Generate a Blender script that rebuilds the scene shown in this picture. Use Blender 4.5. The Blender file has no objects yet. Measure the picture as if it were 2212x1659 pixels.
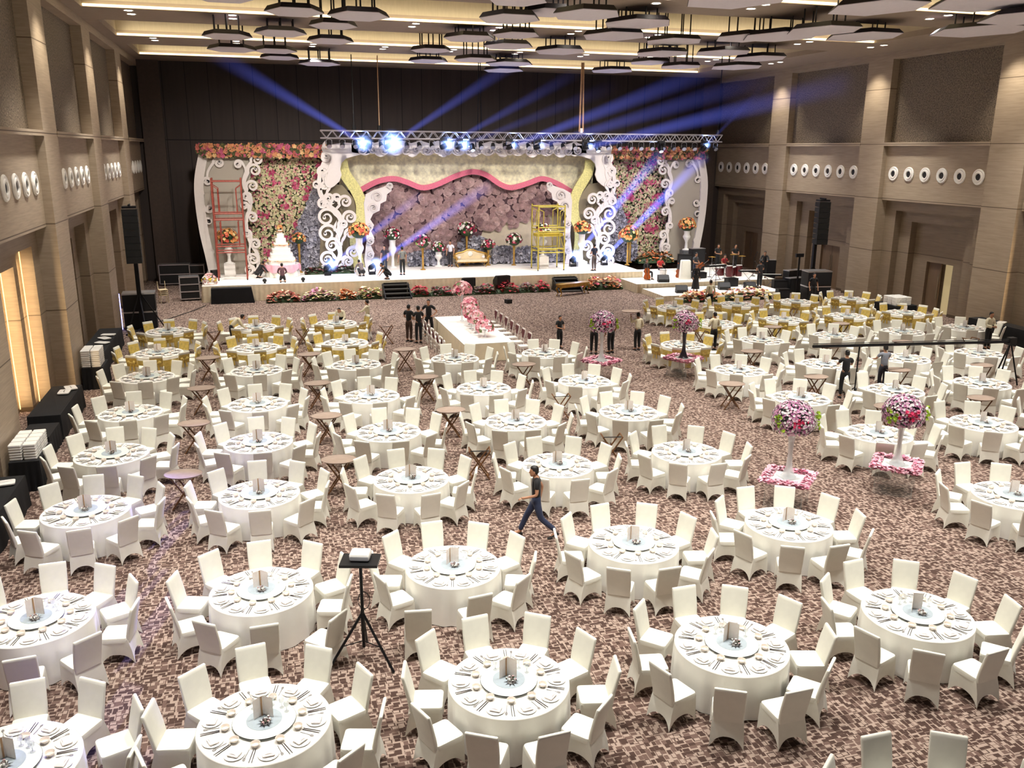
import bpy, math, random
from mathutils import Vector, Matrix
random.seed(7)
S = bpy.context.scene
COL = S.collection
PI = math.pi
def rad(a): return a*PI/180.0
# ------------------------------------------------------------------ camera
CF, CP, CR_, CY, CH = 1872.25309, rad(15.115388), rad(.3774285), rad(16.25208), 8.408665
_f = Vector((math.sin(CY)*math.cos(CP), math.cos(CY)*math.cos(CP), -math.sin(CP)))
_rt = Vector((math.cos(CY), -math.sin(CY), 0)); _up = _rt.cross(_f)
_R = math.cos(CR_)*_rt+math.sin(CR_)*_up; _U = -math.sin(CR_)*_rt+math.cos(CR_)*_up
cam = bpy.data.cameras.new('camera'); camo = bpy.data.objects.new('camera', cam); COL.objects.link(camo)
cam.sensor_fit = 'HORIZONTAL'; cam.sensor_width = 36; cam.lens = CF*36/2212; cam.clip_end = 300
camo.matrix_world = Matrix(((_R.x, _U.x, -_f.x, 0), (_R.y, _U.y, -_f.y, 0), (_R.z, _U.z, -_f.z, CH), (0, 0, 0, 1)))
S.camera = camo
def _ray(u, v): return _f+_R*((u-1106)/CF)-_U*((v-829.5)/CF)
def GZ(u, v, z=0.0):            # surveyed point of the photo at a known height
    d = _ray(u, v); t = (z-CH)/d.z; return Vector((d.x*t, d.y*t, z))
def GY(u, v, y):                # surveyed point on a plane at a known depth
    d = _ray(u, v); t = y/d.y; return Vector((d.x*t, y, CH+d.z*t))
# ------------------------------------------------------------------ colours and materials
def lin(c):
    o = []
    for x in c[:3]:
        x = x/255.0
        o.append(x/12.92 if x <= .04045 else ((x+.055)/1.055)**2.4)
    return (o[0], o[1], o[2], 1.0)
def newmat(name):
    m = bpy.data.materials.new(name); m.use_nodes = True
    nt = m.node_tree; b = nt.nodes['Principled BSDF']
    return m, nt, b
def mat(name, rgb, rough=.6, metal=0.0, var=.06, scale=6.0, bump=0.0, em=0.0, emrgb=None, sheen=0.0, trans=0.0, stretch=None):
    m, nt, b = newmat(name)
    b.inputs['Roughness'].default_value = rough; b.inputs['Metallic'].default_value = metal
    c = lin(rgb)
    tc = nt.nodes.new('ShaderNodeTexCoord'); mp = nt.nodes.new('ShaderNodeMapping')
    nt.links.new(tc.outputs['Object'], mp.inputs['Vector'])
    if stretch: mp.inputs['Scale'].default_value = stretch
    nz = nt.nodes.new('ShaderNodeTexNoise'); nz.inputs['Scale'].default_value = scale; nz.inputs['Detail'].default_value = 3
    nt.links.new(mp.outputs['Vector'], nz.inputs['Vector'])
    rp = nt.nodes.new('ShaderNodeValToRGB')
    rp.color_ramp.elements[0].position = .3; rp.color_ramp.elements[1].position = .7
    rp.color_ramp.elements[0].color = tuple(x*(1-var) for x in c[:3])+(1,)
    rp.color_ramp.elements[1].color = tuple(min(1, x*(1+var)) for x in c[:3])+(1,)
    nt.links.new(nz.outputs['Fac'], rp.inputs['Fac']); nt.links.new(rp.outputs['Color'], b.inputs['Base Color'])
    if bump:
        bp = nt.nodes.new('ShaderNodeBump'); bp.inputs['Strength'].default_value = bump; bp.inputs['Distance'].default_value = .02
        nt.links.new(nz.outputs['Fac'], bp.inputs['Height']); nt.links.new(bp.outputs['Normal'], b.inputs['Normal'])
    if em:
        b.inputs['Emission Color'].default_value = lin(emrgb or rgb); b.inputs['Emission Strength'].default_value = em
    if sheen: b.inputs['Sheen Weight'].default_value = sheen
    if trans: b.inputs['Transmission Weight'].default_value = trans
    return m
def palette(name, cols, rough=.7):        # one colour per loose petal cluster
    m, nt, b = newmat(name); b.inputs['Roughness'].default_value = rough
    g = nt.nodes.new('ShaderNodeNewGeometry'); rp = nt.nodes.new('ShaderNodeValToRGB')
    rp.color_ramp.interpolation = 'CONSTANT'
    tot = sum(w for _, w in cols); x = 0.0; els = rp.color_ramp.elements
    for i, (c, w) in enumerate(cols):
        e = els[0] if i == 0 else (els[1] if i == 1 else els.new(min(.999, x)))
        e.position = min(.999, x); e.color = lin(c); x += w/tot
    nt.links.new(g.outputs['Random Per Island'], rp.inputs['Fac']); nt.links.new(rp.outputs['Color'], b.inputs['Base Color'])
    return m
def emat(name, rgb, st):
    m, nt, b = newmat(name)
    b.inputs['Base Color'].default_value = lin(rgb); b.inputs['Emission Color'].default_value = lin(rgb); b.inputs['Emission Strength'].default_value = st
    return m
def glass(name, rgb, alpha=.25, rough=.05):
    m, nt, b = newmat(name); b.inputs['Base Color'].default_value = lin(rgb); b.inputs['Roughness'].default_value = rough
    b.inputs['Alpha'].default_value = alpha
    nz = nt.nodes.new('ShaderNodeTexNoise'); nz.inputs['Scale'].default_value = 2
    rr = nt.nodes.new('ShaderNodeMapRange'); rr.inputs['To Min'].default_value = rough; rr.inputs['To Max'].default_value = rough+.08
    nt.links.new(nz.outputs['Fac'], rr.inputs['Value']); nt.links.new(rr.outputs['Result'], b.inputs['Roughness'])
    return m
# ------------------------------------------------------------------ mesh collector
class MB:
    def __init__(s): s.v = []; s.f = []
    def add(s, vs, fs):
        b = len(s.v); s.v += [tuple(x) for x in vs]; s.f += [tuple(b+i for i in q) for q in fs]; return s
    def box(s, x0, x1, y0, y1, z0, z1):
        return s.add([(x0,y0,z0),(x1,y0,z0),(x1,y1,z0),(x0,y1,z0),(x0,y0,z1),(x1,y0,z1),(x1,y1,z1),(x0,y1,z1)],
              [(0,3,2,1),(4,5,6,7),(0,1,5,4),(1,2,6,5),(2,3,7,6),(3,0,4,7)])
    def cbox(s, c, h, rz=0.0, taper=1.0, bev=0.0):
        ca, sa = math.cos(rz), math.sin(rz); vs = []
        for z, k in ((-1, 1.0), (1, taper)):
            for x, y in ((-1,-1),(1,-1),(1,1),(-1,1)):
                X, Y = x*h[0]*k, y*h[1]*k
                vs.append((c[0]+X*ca-Y*sa, c[1]+X*sa+Y*ca, c[2]+z*h[2]))
        return s.add(vs, [(0,3,2,1),(4,5,6,7),(0,1,5,4),(1,2,6,5),(2,3,7,6),(3,0,4,7)])
    def loft(s, rings, cap0=True, cap1=True):
        n = len(rings[0]); vs = [p for r in rings for p in r]; fs = []
        for i in range(len(rings)-1):
            for j in range(n):
                k = (j+1) % n; fs.append((i*n+j, i*n+k, (i+1)*n+k, (i+1)*n+j))
        if cap0: fs.append(tuple(range(n-1, -1, -1)))
        if cap1: fs.append(tuple((len(rings)-1)*n+j for j in range(n)))
        return s.add(vs, fs)
    def lathe(s, prof, n=24, c=(0,0,0), cap0=True, cap1=True):
        return s.loft([[(c[0]+r*math.cos(2*PI*j/n), c[1]+r*math.sin(2*PI*j/n), c[2]+z) for j in range(n)] for r, z in prof], cap0, cap1)
    def tube(s, pts, r, n=6, cap=True):
        pts = [Vector(p) for p in pts]; rings = []
        for i, p in enumerate(pts):
            t = (pts[min(i+1, len(pts)-1)]-pts[max(i-1, 0)]).normalized()
            a = t.cross(Vector((0,0,1)));
            if a.length < 1e-3: a = t.cross(Vector((0,1,0)))
            a.normalize(); b = t.cross(a); rr = r[i] if isinstance(r, (list, tuple)) else r
            rings.append([p+a*(rr*math.cos(2*PI*j/n))+b*(rr*math.sin(2*PI*j/n)) for j in range(n)])
        return s.loft(rings, cap, cap)
    def ball(s, c, r, nu=10, nv=6):
        if not isinstance(r, (tuple, list)): r = (r, r, r)
        rings = []
        for i in range(nv+1):
            a = -PI/2+PI*(i if 0 < i < nv else (.12 if i == 0 else nv-.12))/nv
            rings.append([(c[0]+r[0]*math.cos(a)*math.cos(2*PI*j/nu), c[1]+r[1]*math.cos(a)*math.sin(2*PI*j/nu), c[2]+r[2]*math.sin(a)) for j in range(nu)])
        return s.loft(rings)
    def prism(s, poly, a, b, plane='XZ'):
        n = len(poly)
        if plane == 'XZ': vs = [(p[0], a, p[1]) for p in poly]+[(p[0], b, p[1]) for p in poly]
        elif plane == 'YZ': vs = [(a, p[0], p[1]) for p in poly]+[(b, p[0], p[1]) for p in poly]
        else: vs = [(p[0], p[1], a) for p in poly]+[(p[0], p[1], b) for p in poly]
        fs = [tuple(range(n)), tuple(range(2*n-1, n-1, -1))]+[(i, n+i, n+(i+1) % n, (i+1) % n) for i in range(n)]
        return s.add(vs, fs)
    def ribbon(s, pts, ws, y0, y1):     # flat cut-out band in the XZ plane, y0 = front
        n = len(pts); vs = []
        for i in range(n):
            a = pts[max(i-1, 0)]; b = pts[min(i+1, n-1)]
            tx, tz = b[0]-a[0], b[1]-a[1]; l = math.hypot(tx, tz) or 1; nx, nz = -tz/l, tx/l
            w = ws[i] if isinstance(ws, (list, tuple)) else ws
            for y in (y0, y1):
                vs.append((pts[i][0]+nx*w, y, pts[i][1]+nz*w)); vs.append((pts[i][0]-nx*w, y, pts[i][1]-nz*w))
        fs = []
        for i in range(n-1):
            a = 4*i; b = 4*i+4
            fs += [(a, a+1, b+1, b), (a+2, b+2, b+3, a+3), (a, b, b+2, a+2), (a+1, a+3, b+3, b+1)]
        fs += [(0, 2, 3, 1), (4*n-4, 4*n-3, 4*n-1, 4*n-2)]
        return s.add(vs, fs)
    def xf(s, loc=(0,0,0), rz=0.0, sc=1.0, start=0):
        ca, sa = math.cos(rz), math.sin(rz)
        for i in range(start, len(s.v)):
            x, y, z = s.v[i]; x *= sc; y *= sc; z *= sc
            s.v[i] = (x*ca-y*sa+loc[0], x*sa+y*ca+loc[1], z+loc[2])
        return s
    def cat(s, o, loc=(0,0,0), rz=0.0, sc=1.0):
        k = len(s.v); s.add(o.v, o.f); return s.xf(loc, rz, sc, k)
    def mesh(s, name, m, smooth=40):
        me = bpy.data.meshes.new(name); me.from_pydata(s.v, [], s.f)
        ms = m if isinstance(m, (list, tuple)) else [m]
        for x in ms: me.materials.append(x)
        if smooth:
            me.polygons.foreach_set('use_smooth', [True]*len(me.polygons)); me.set_sharp_from_angle(angle=rad(smooth))
        me.update(); return me
    def build(s, name, m, parent=None, smooth=40):
        o = bpy.data.objects.new(name, s.mesh(name, m, smooth)); COL.objects.link(o)
        if parent is not None: o.parent = parent
        return o
def tag(o, label=None, cat=None, group=None, kind=None):
    if label: o['label'] = label
    if cat: o['category'] = cat
    if group: o['group'] = group
    if kind: o['kind'] = kind
    return o
def thing(name, label, cat, loc=(0,0,0), rz=0.0, group=None, kind=None, sc=None):
    o = bpy.data.objects.new(name, None); o.empty_display_size = .1; COL.objects.link(o)
    o.location = loc; o.rotation_euler = (0, 0, rz)
    if sc: o.scale = (sc, sc, sc)
    return tag(o, label, cat, group, kind)
def struct(name, mb, m, parent=None, smooth=0):
    o = mb.build(name, m, parent, smooth)
    if parent is None: o['kind'] = 'structure'
    return o
def dup(src, loc, rz=0.0, label=None, group=None):
    r = src.copy(); COL.objects.link(r); r.location = loc; r.rotation_euler = (0, 0, rz)
    if label: r['label'] = label
    if group: r['group'] = group
    for ch in KIDS.get(src.name, ()):
        c = ch.copy(); COL.objects.link(c); c.parent = r
        for g in KIDS.get(ch.name, ()):
            d = g.copy(); COL.objects.link(d); d.parent = c
    return r
KIDS = {}
def remember(root):
    ks = [o for o in COL.objects if o.parent is root]
    KIDS[root.name] = ks
    for k in ks: KIDS[k.name] = [o for o in COL.objects if o.parent is k]
def one(name, mb, m, label, cat, loc=(0,0,0), rz=0.0, group=None, kind=None, smooth=40):
    o = mb.build(name, m, None, smooth); o.location = loc; o.rotation_euler = (0, 0, rz)
    return tag(o, label, cat, group, kind)
ORD = ['first', 'second', 'third', 'fourth', 'fifth', 'sixth', 'seventh', 'eighth', 'ninth', 'tenth', 'eleventh', 'twelfth', 'thirteenth', 'fourteenth',
 'fifteenth', 'sixteenth', 'seventeenth', 'eighteenth', 'nineteenth', 'twentieth', 'twenty-first', 'twenty-second', 'twenty-third', 'twenty-fourth',
 'twenty-fifth', 'twenty-sixth', 'twenty-seventh', 'twenty-eighth', 'twenty-ninth', 'thirtieth']
ORD += ['thirty-'+x for x in ORD[:9]]+['fortieth']+['forty-'+x for x in ORD[:9]]
# ------------------------------------------------------------------ shared materials
M = {}
M['white_cloth'] = mat('white_spandex', (242, 240, 228), .75, var=.02, scale=9, sheen=.2)
M['table_cloth'] = mat('white_table_cloth', (248, 246, 240), .8, var=.015, scale=5, sheen=.15)
M['gold_cloth'] = mat('gold_satin', (218, 190, 98), .5, var=.18, scale=10, sheen=.3)
M['porcelain'] = mat('white_porcelain', (250, 248, 244), .25, var=.01)
M['napkin'] = mat('folded_linen', (248, 240, 236), .85, var=.03, scale=30)
M['bowl'] = mat('pale_bowl', (238, 226, 214), .3, var=.03)
M['dark_wood'] = mat('dark_chopstick', (40, 32, 34), .4, var=.2)
M['steel'] = mat('polished_steel', (150, 146, 144), .4, .2, var=.05)
M['green_glass'] = mat('frosted_green_glass', (228, 236, 229), .12, var=.02)
M['grey_glass'] = mat('grey_mirror_disc', (178, 190, 198), .15, var=.05, scale=14)
M['pink_card'] = mat('pink_menu_card', (255, 242, 234), .7, var=.05, scale=20)
M['tan'] = mat('tan_stripe', (190, 150, 110), .6, var=.1)
M['black_cloth'] = mat('black_drape', (13, 13, 17), .85, var=.3, scale=3)
M['black'] = mat('matt_black', (14, 14, 16), .55, var=.3)
M['black_metal'] = mat('black_metal', (20, 20, 24), .4, .4, var=.2)
M['alu'] = mat('bright_aluminium', (205, 203, 206), .28, .85, var=.06)
M['brown_wood'] = mat('brown_wood', (112, 74, 40), .5, var=.25, scale=12, stretch=(1, 1, .2))
M['tray'] = mat('taupe_tray', (158, 138, 124), .6, var=.08)
M['white_paint'] = mat('white_paint', (244, 240, 234), .5, var=.02)
M['cream'] = mat('cream_upholstery', (232, 214, 178), .6, var=.06)
M['gold_paint'] = mat('gold_paint', (190, 148, 72), .35, .5, var=.15)
M['leaf'] = mat('dark_leaf', (44, 66, 34), .6, var=.4, scale=20)
M['lime'] = mat('lime_orchid', (150, 180, 40), .6, var=.2)
M['skin'] = mat('skin', (188, 138, 108), .55, var=.06)
M['hair'] = mat('black_hair', (20, 16, 15), .5, var=.3)
M['acrylic'] = glass('clear_acrylic', (226, 236, 232), .13)
M['crystal'] = glass('clear_vase_glass', (238, 242, 244), .5, .08)
M['pink_fl'] = palette('pink_petals', [((250, 186, 204), 5), ((255, 212, 224), 4), ((238, 146, 176), 2)])
# ------------------------------------------------------------------ people (grown as skinned skeletons, evaluated once)
CLOTH = {}
def cloth_mat(rgb):
    if rgb not in CLOTH: CLOTH[rgb] = mat('cloth_%d' % len(CLOTH), rgb, .8, var=.1, scale=14, sheen=.1)
    return CLOTH[rgb]
def pose_points(p):
    J = dict(pel=(0,0,.95), waist=(0,0,1.08), chest=(0,.01,1.27), nb=(0,0,1.43), neck=(0,.01,1.49), head=(0,.03,1.61),
             sr=(.18,0,1.40), er=(.25,-.03,1.12), wr=(.25,.08,.88), hr=(.245,.12,.80), sl=(-.18,0,1.40), el=(-.25,-.03,1.12), wl=(-.25,.08,.88), hl=(-.245,.12,.80),
             kr=(.10,.03,.50), ar=(.10,0,.09), tr=(.11,.15,.045), kl=(-.10,.03,.50), al=(-.10,0,.09), tl=(-.11,.15,.045))
    if p == 'walk':
        J.update(kr=(.10,.20,.52), ar=(.10,.36,.11), tr=(.11,.52,.06), kl=(-.10,-.10,.50), al=(-.10,-.44,.17), tl=(-.11,-.34,.05),
                 er=(.26,-.16,1.14), wr=(.25,-.12,.90), hr=(.245,-.08,.82), el=(-.25,.02,1.12), wl=(-.20,.27,1.05), hl=(-.19,.35,1.03),
                 pel=(0,0,.92), head=(0,.06,1.60))
    elif p == 'hips':
        J.update(er=(.38,-.06,1.16), wr=(.22,.06,1.0), hr=(.17,.12,.98), el=(-.38,-.06,1.16), wl=(-.22,.06,1.0), hl=(-.17,.12,.98), kr=(.15,.03,.5), ar=(.18,0,.09), tr=(.21,.14,.045), kl=(-.15,.03,.5), al=(-.18,0,.09), tl=(-.21,.14,.045))
    elif p == 'front':
        J.update(er=(.26,.04,1.14), wr=(.12,.27,1.10), hr=(.05,.31,1.11), el=(-.26,.04,1.14), wl=(-.12,.27,1.06), hl=(-.05,.31,1.06))
    elif p == 'reach':
        J.update(er=(.24,.16,1.2), wr=(.18,.40,1.14), hr=(.16,.48,1.13), el=(-.24,.16,1.2), wl=(-.18,.40,1.14), hl=(-.16,.48,1.13))
    elif p == 'carry':
        J.update(er=(.27,.17,1.28), wr=(.25,.25,1.52), hr=(.25,.28,1.60), el=(-.27,.02,1.13), wl=(-.22,.22,1.2), hl=(-.2,.3,1.24))
    elif p == 'carryl':
        J.update(el=(-.27,.12,1.28), wl=(-.30,.14,1.52), hl=(-.31,.14,1.60), er=(.27,.02,1.13), wr=(.22,.16,1.0), hr=(.2,.2,.95))
    elif p == 'bend':
        J.update(waist=(0,.08,1.07), chest=(0,.24,1.17), nb=(0,.37,1.27), neck=(0,.43,1.29), head=(0,.54,1.34), sr=(.18,.33,1.25), sl=(-.18,.33,1.25),
                 er=(.24,.42,1.0), wr=(.18,.58,.86), hr=(.16,.66,.84), el=(-.24,.42,1.0), wl=(-.18,.58,.86), hl=(-.16,.66,.84))
    elif p in ('sit', 'play'):
        for k in J:
            if k[0] not in 'kat': J[k] = (J[k][0], J[k][1], J[k][2]-.43)
        J.update(kr=(.14,.42,.50), ar=(.15,.42,.09), tr=(.16,.57,.045), kl=(-.14,.42,.50), al=(-.15,.42,.09), tl=(-.16,.57,.045))
        J.update(er=(.27,.06,.72), wr=(.16,.30,.68), hr=(.12,.37,.67), el=(-.27,.06,.74), wl=(-.14,.28,.84), hl=(-.1,.34,.88))
    elif p == 'squat':
        J.update(pel=(0,-.08,.33), waist=(0,.02,.46), chest=(0,.20,.62), nb=(0,.31,.76), neck=(0,.36,.80), head=(0,.45,.88), sr=(.18,.28,.74), sl=(-.18,.28,.74),
                 er=(.24,.42,.52), wr=(.18,.58,.34), hr=(.16,.64,.26), el=(-.24,.42,.52), wl=(-.18,.58,.34), hl=(-.16,.64,.26),
                 kr=(.16,.30,.50), ar=(.13,.06,.09), tr=(.14,.21,.045), kl=(-.16,.30,.50), al=(-.13,.06,.09), tl=(-.14,.21,.045))
    elif p == 'kneel':
        for k in J:
            if k[0] not in 'kat': J[k] = (J[k][0], J[k][1]-.02, J[k][2]-.62)
        J.update(waist=(0,.03,.47), chest=(0,.10,.66), nb=(0,.15,.81), neck=(0,.17,.86), head=(0,.22,.98), sr=(.18,.14,.78), sl=(-.18,.14,.78),
                 kr=(.13,.28,.10), ar=(.13,-.12,.09), tr=(.13,-.24,.05), kl=(-.13,.28,.10), al=(-.13,-.12,.09), tl=(-.13,-.24,.05),
                 er=(.26,.24,.56), wr=(.18,.40,.46), hr=(.15,.47,.42), el=(-.26,.24,.56), wl=(-.18,.40,.46), hl=(-.15,.47,.42))
    return {k: Vector(v) for k, v in J.items()}
PENDING = []
def skin_obj(name, pts, edges, radii, root, m, parent):
    me = bpy.data.meshes.new(name); me.from_pydata([tuple(p) for p in pts], edges, [])
    o = bpy.data.objects.new(name, me); COL.objects.link(o); o.parent = parent
    o.modifiers.new('skin', 'SKIN'); sub = o.modifiers.new('sub', 'SUBSURF'); sub.levels = 1; sub.render_levels = 1
    for i, d in enumerate(me.skin_vertices[0].data):
        r = radii[i]; d.radius = r if isinstance(r, tuple) else (r, r); d.use_root = (i == root)
    PENDING.append((o, m)); return o
EXTRA = []
FLOORXY = []
def person(label, loc, face, pose='stand', top=(20,20,22), legs=(20,20,22), h=1.70, longsleeve=False, skirt=False, fem=False, hairlong=False, group=None):
    if loc[2] < .2: FLOORXY.append((loc[0], loc[1]))
    t = thing('person', label, 'person', loc, rad(face), group); k = h/1.72; t.scale = (k, k, k)
    J = pose_points(pose)
    if fem:
        for a in ('sr','er','wr','hr','sl','el','wl','hl'): J[a].x *= .9
    # body: one skinned figure; palms and heads belong to it
    N = ['pel','waist','chest','nb','neck','sr','er','wr','hr','sl','el','wl','hl','kr','ar','tr','kl','al','tl']
    ix = {n: i for i, n in enumerate(N)}
    pts = [J[n] for n in N]
    hipr = J['pel']+Vector((.09,.0,-.05)); hipl = J['pel']+Vector((-.09,.0,-.05))
    pts += [hipr, hipl, (J['neck']+J['head'])/2]; ix['hipr'] = 19; ix['hipl'] = 20; ix['hd'] = 21
    E = [('pel','waist'),('waist','chest'),('chest','nb'),('nb','neck'),('nb','sr'),('sr','er'),('er','wr'),('wr','hr'),('nb','sl'),('sl','el'),('el','wl'),('wl','hl'),
         ('pel','hipr'),('hipr','kr'),('kr','ar'),('ar','tr'),('pel','hipl'),('hipl','kl'),('kl','al'),('al','tl'),('neck','hd')]
    R = dict(pel=(.125,.10), waist=(.11,.085), chest=(.13,.095), nb=.065, neck=.052, hd=.055, sr=.055, er=.041, wr=.029, hr=(.04,.022), sl=.055, el=.041, wl=.029, hl=(.04,.022),
             kr=.056, ar=.038, tr=.032, kl=.056, al=.038, tl=.032, hipr=.085, hipl=.085)
    rr = [None]*22
    for n, i in ix.items(): rr[i] = R[n]
    body = skin_obj('body', pts, [(ix[a], ix[b]) for a, b in E], rr, 0, M['skin'], t)
    # head, face, fingers (joined into the body mesh after evaluation)
    x = MB(); hd = J['head']; fw = (J['head']-J['neck']); tilt = Vector((0, fw.y, 0))
    rings = []
    for z, rx, ry, dy in ((-.115,.030,.034,.035),(-.10,.045,.055,.028),(-.06,.062,.078,.014),(-.01,.073,.092,.003),(.04,.077,.098,-.004),(.085,.066,.085,-.008),(.112,.038,.050,-.01),(.122,.012,.016,-.01)):
        rings.append([(hd.x+rx*math.cos(2*PI*j/12), hd.y+dy+ry*math.sin(2*PI*j/12), hd.z+z) for j in range(12)])
    x.loft(rings)
    x.ball((hd.x, hd.y+.098, hd.z-.02), (.013,.020,.022), 6, 4)
    x.ball((hd.x+.077, hd.y, hd.z-.01), (.011,.022,.032), 6, 4); x.ball((hd.x-.077, hd.y, hd.z-.01), (.011,.022,.032), 6, 4)
    x.ball((hd.x, hd.y+.083, hd.z-.062), (.024,.011,.008), 6, 4)
    for s, w_, h_ in ((1,'wr','hr'),(-1,'wl','hl')):
        d = (J[h_]-J[w_]).normalized(); side = Vector((1,0,0)) if abs(d.x) < .8 else Vector((0,0,1))
        side = (side-d*side.dot(d)).normalized(); nrm = d.cross(side)
        if nrm.y > 0: nrm = -nrm
        for q, L in ((-.031,.062),(-.010,.076),(.011,.072),(.031,.056)):
            a = J[h_]+side*q*.9+d*.01; b = a+d*(L*.55); c = b+d*(L*.40)-nrm*(-.018)
            x.tube([a, b, c], [.0095,.0085,.0065], 6)
        a = J[h_]-d*.035-side*s*.030; x.tube([a, a-side*s*.026+d*.022, a-side*s*.030+d*.048], [.011,.0095,.007], 6)
    EXTRA.append((body, x))
    e = MB()
    for s in (-1, 1): e.ball((hd.x+s*.030, hd.y+.088, hd.z+.012), (.011,.008,.006), 6, 4)
    e.build('eyes', M['hair'], t)
    hr = MB(); rings = []
    for z, rx, ry, dy in (((-.10 if fem or hairlong else -.045),.066,.05,-.05),(-.01,.080,.075,-.032),(.045,.083,.096,-.016),(.09,.073,.092,-.010),(.122,.046,.062,-.012),(.135,.014,.02,-.012)):
        rings.append([(hd.x+rx*math.cos(2*PI*j/12), hd.y+dy+ry*math.sin(2*PI*j/12), hd.z+z) for j in range(12)])
    hr.loft(rings); hr.build('hair', M['hair'], t)
    # clothes
    P2 = ['pel','waist','chest','nb','sr','sl']; pts2 = [J[n]+(Vector((0,0,-.04)) if n == 'pel' else Vector((0,0,0))) for n in P2]
    kx = .62 if not longsleeve else 1.0
    pts2 += [J['sr'].lerp(J['er'], kx), J['sl'].lerp(J['el'], kx)]
    E2 = [(0,1),(1,2),(2,3),(3,4),(3,5),(4,6),(5,7)]; r2 = [(.150,.118),(.142,.108),(.155,.115),.082,.074,.074,.066,.066]
    if longsleeve:
        pts2 += [J['wr'], J['wl']]; E2 += [(6,8),(7,9)]; r2[6] = r2[7] = .058; r2 += [.042,.042]
    if fem: r2[0] = (.140,.115); r2[1] = (.118,.095); r2[2] = (.14,.118)
    skin_obj('shirt', pts2, E2, r2, 0, cloth_mat(top), t)
    if skirt:
        g = MB(); c = J['pel']; n = 20
        zs = [(c.z+.08,.13),(c.z-.06,.165),(c.z-.35,.19),(.16,.26)]
        g.loft([[(c.x+r*math.cos(2*PI*j/n)*(1+.05*math.cos(j*PI)), c.y+r*.9*math.sin(2*PI*j/n), z) for j in range(n)] for z, r in zs]); g.build('skirt', cloth_mat(legs), t)
    else:
        pt = [J['pel'], hipr, J['kr'], J['ar']+Vector((0,0,.03)), hipl, J['kl'], J['al']+Vector((0,0,.03)), J['waist']]
        skin_obj('trousers', pt, [(0,7),(0,1),(1,2),(2,3),(0,4),(4,5),(5,6)], [(.140,.115),.105,.076,.060,.105,.076,.060,(.13,.10)], 0, cloth_mat(legs), t)
    for a_, b_ in (('ar','tr'),('al','tl')):
        sh = MB(); A = J[a_]; B = J[b_]; d = (B-A); d.z = 0; L = d.length or .12; d = d/L if d.length else Vector((0,1,0)); sd = Vector((d.y, -d.x, 0))
        zb = min(A.z, B.z+.04)
        rings = []
        for q, w, hgt in ((-.07,.030,.06),(-.03,.042,.085),(.05,.044,.07),(.13,.046,.045),(.19,.028,.035)):
            c = A+d*q; base = max(0.0, (A.z-.09)*(1-min(1, max(0, q/.15))))
            rings.append([(c.x+sd.x*w*math.cos(2*PI*j/8), c.y+sd.y*w*math.cos(2*PI*j/8), base+hgt*.5+hgt*.5*math.sin(2*PI*j/8)) for j in range(8)])
        sh.loft(rings); sh.build('shoe', M['black'], t)
    return t
def finish_people():
    dg = bpy.context.evaluated_depsgraph_get(); dg.update()
    done = []
    for o, m in PENDING:
        me = bpy.data.meshes.new_from_object(o.evaluated_get(dg)); done.append((o, m, me))
    for o, m, me in done:
        o.modifiers.clear(); o.data = me; me.materials.clear(); me.materials.append(m)
        ex = [x for b, x in EXTRA if b is o]
        if ex:
            vs = [tuple(v.co) for v in me.vertices]; fs = [tuple(p.vertices) for p in me.polygons]
            x = ex[0]; b = len(vs); vs += x.v; fs += [tuple(b+i for i in q) for q in x.f]
            m2 = bpy.data.meshes.new('body'); m2.from_pydata(vs, [], fs); m2.materials.append(m); o.data = m2; me = m2
        me.polygons.foreach_set('use_smooth', [True]*len(me.polygons)); me.update()
def at(u, v, z=0.0): p = GZ(u, v, z); return (p.x, p.y, z)
DK = .93   # stage deck height
BK = (17,17,20); CRM = (226,216,188)
# crew and guests on the floor
person('young man in black t-shirt and blue jeans striding between the tables', (5.55,17.05,0), 78, 'walk', (19,18,22), (44,54,84), 1.70)
person('man in black with hand on hip beside the long banquet table', at(927,726), 160, 'hips', BK, BK, 1.72)
person('man in black seen from behind in the group of three', at(905,741), 10, 'front', BK, (16,16,18), 1.68)
person('man in black shirt and brown trousers at edge of the group of three', at(884,738), -40, 'front', BK, (70,50,40), 1.68)
person('boy in black shirt standing behind a white table in the middle aisle', at(1208,752), 200, 'front', BK, BK, 1.45)
person('person in black half hidden behind the flower pedestal, nearer the stage runway', at(1282,765), -30, 'reach', BK, BK, 1.75)
person('second person in black half hidden behind the same flower pedestal', at(1319,763), 20, 'stand', BK, BK, 1.75)
person('waiter in cream jacket carrying a large round tray at shoulder height', at(1376,757), 8, 'carryl', CRM, (18,18,20), 1.66, True)
person('waiter in cream jacket seen from behind among gold-sashed chairs', at(1540,757), 5, 'front', CRM, (18,18,20), 1.68, True)
person('waiter in cream jacket standing by the peach flowers of the band stage', at(1532,672), 0, 'stand', CRM, (18,18,20), 1.68, True)
person('waiter in cream jacket bending over a gold-skirted table', at(503,751), -75, 'bend', CRM, (18,18,20), 1.68, True)
person('waiter in cream jacket leaning over the gold-skirted table nearest the aisle', at(741,724), 160, 'bend', CRM, (18,18,20), 1.62, True)
person('waiter in cream jacket holding a tray in front of him', at(796,722), 60, 'reach', CRM, (120,120,118), 1.62, True)
person('waiter in cream jacket by the draped buffet at the doorway wall', at(2130,754), 185, 'front', CRM, (18,18,20), 1.66, True)
person('camera crane operator in black clothes standing at the crane tail', (19.5,25.05,0), -20, 'reach', BK, BK, 1.72)
person('man in grey t-shirt standing beside the crane stand', (21.45,25.5,0), -10, 'reach', (136,140,152), (46,48,60), 1.70)
person('crew man in black vest in front of the stacked subwoofers', (30.35,42.6,0), 170, 'stand', BK, BK, 1.72)
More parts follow.
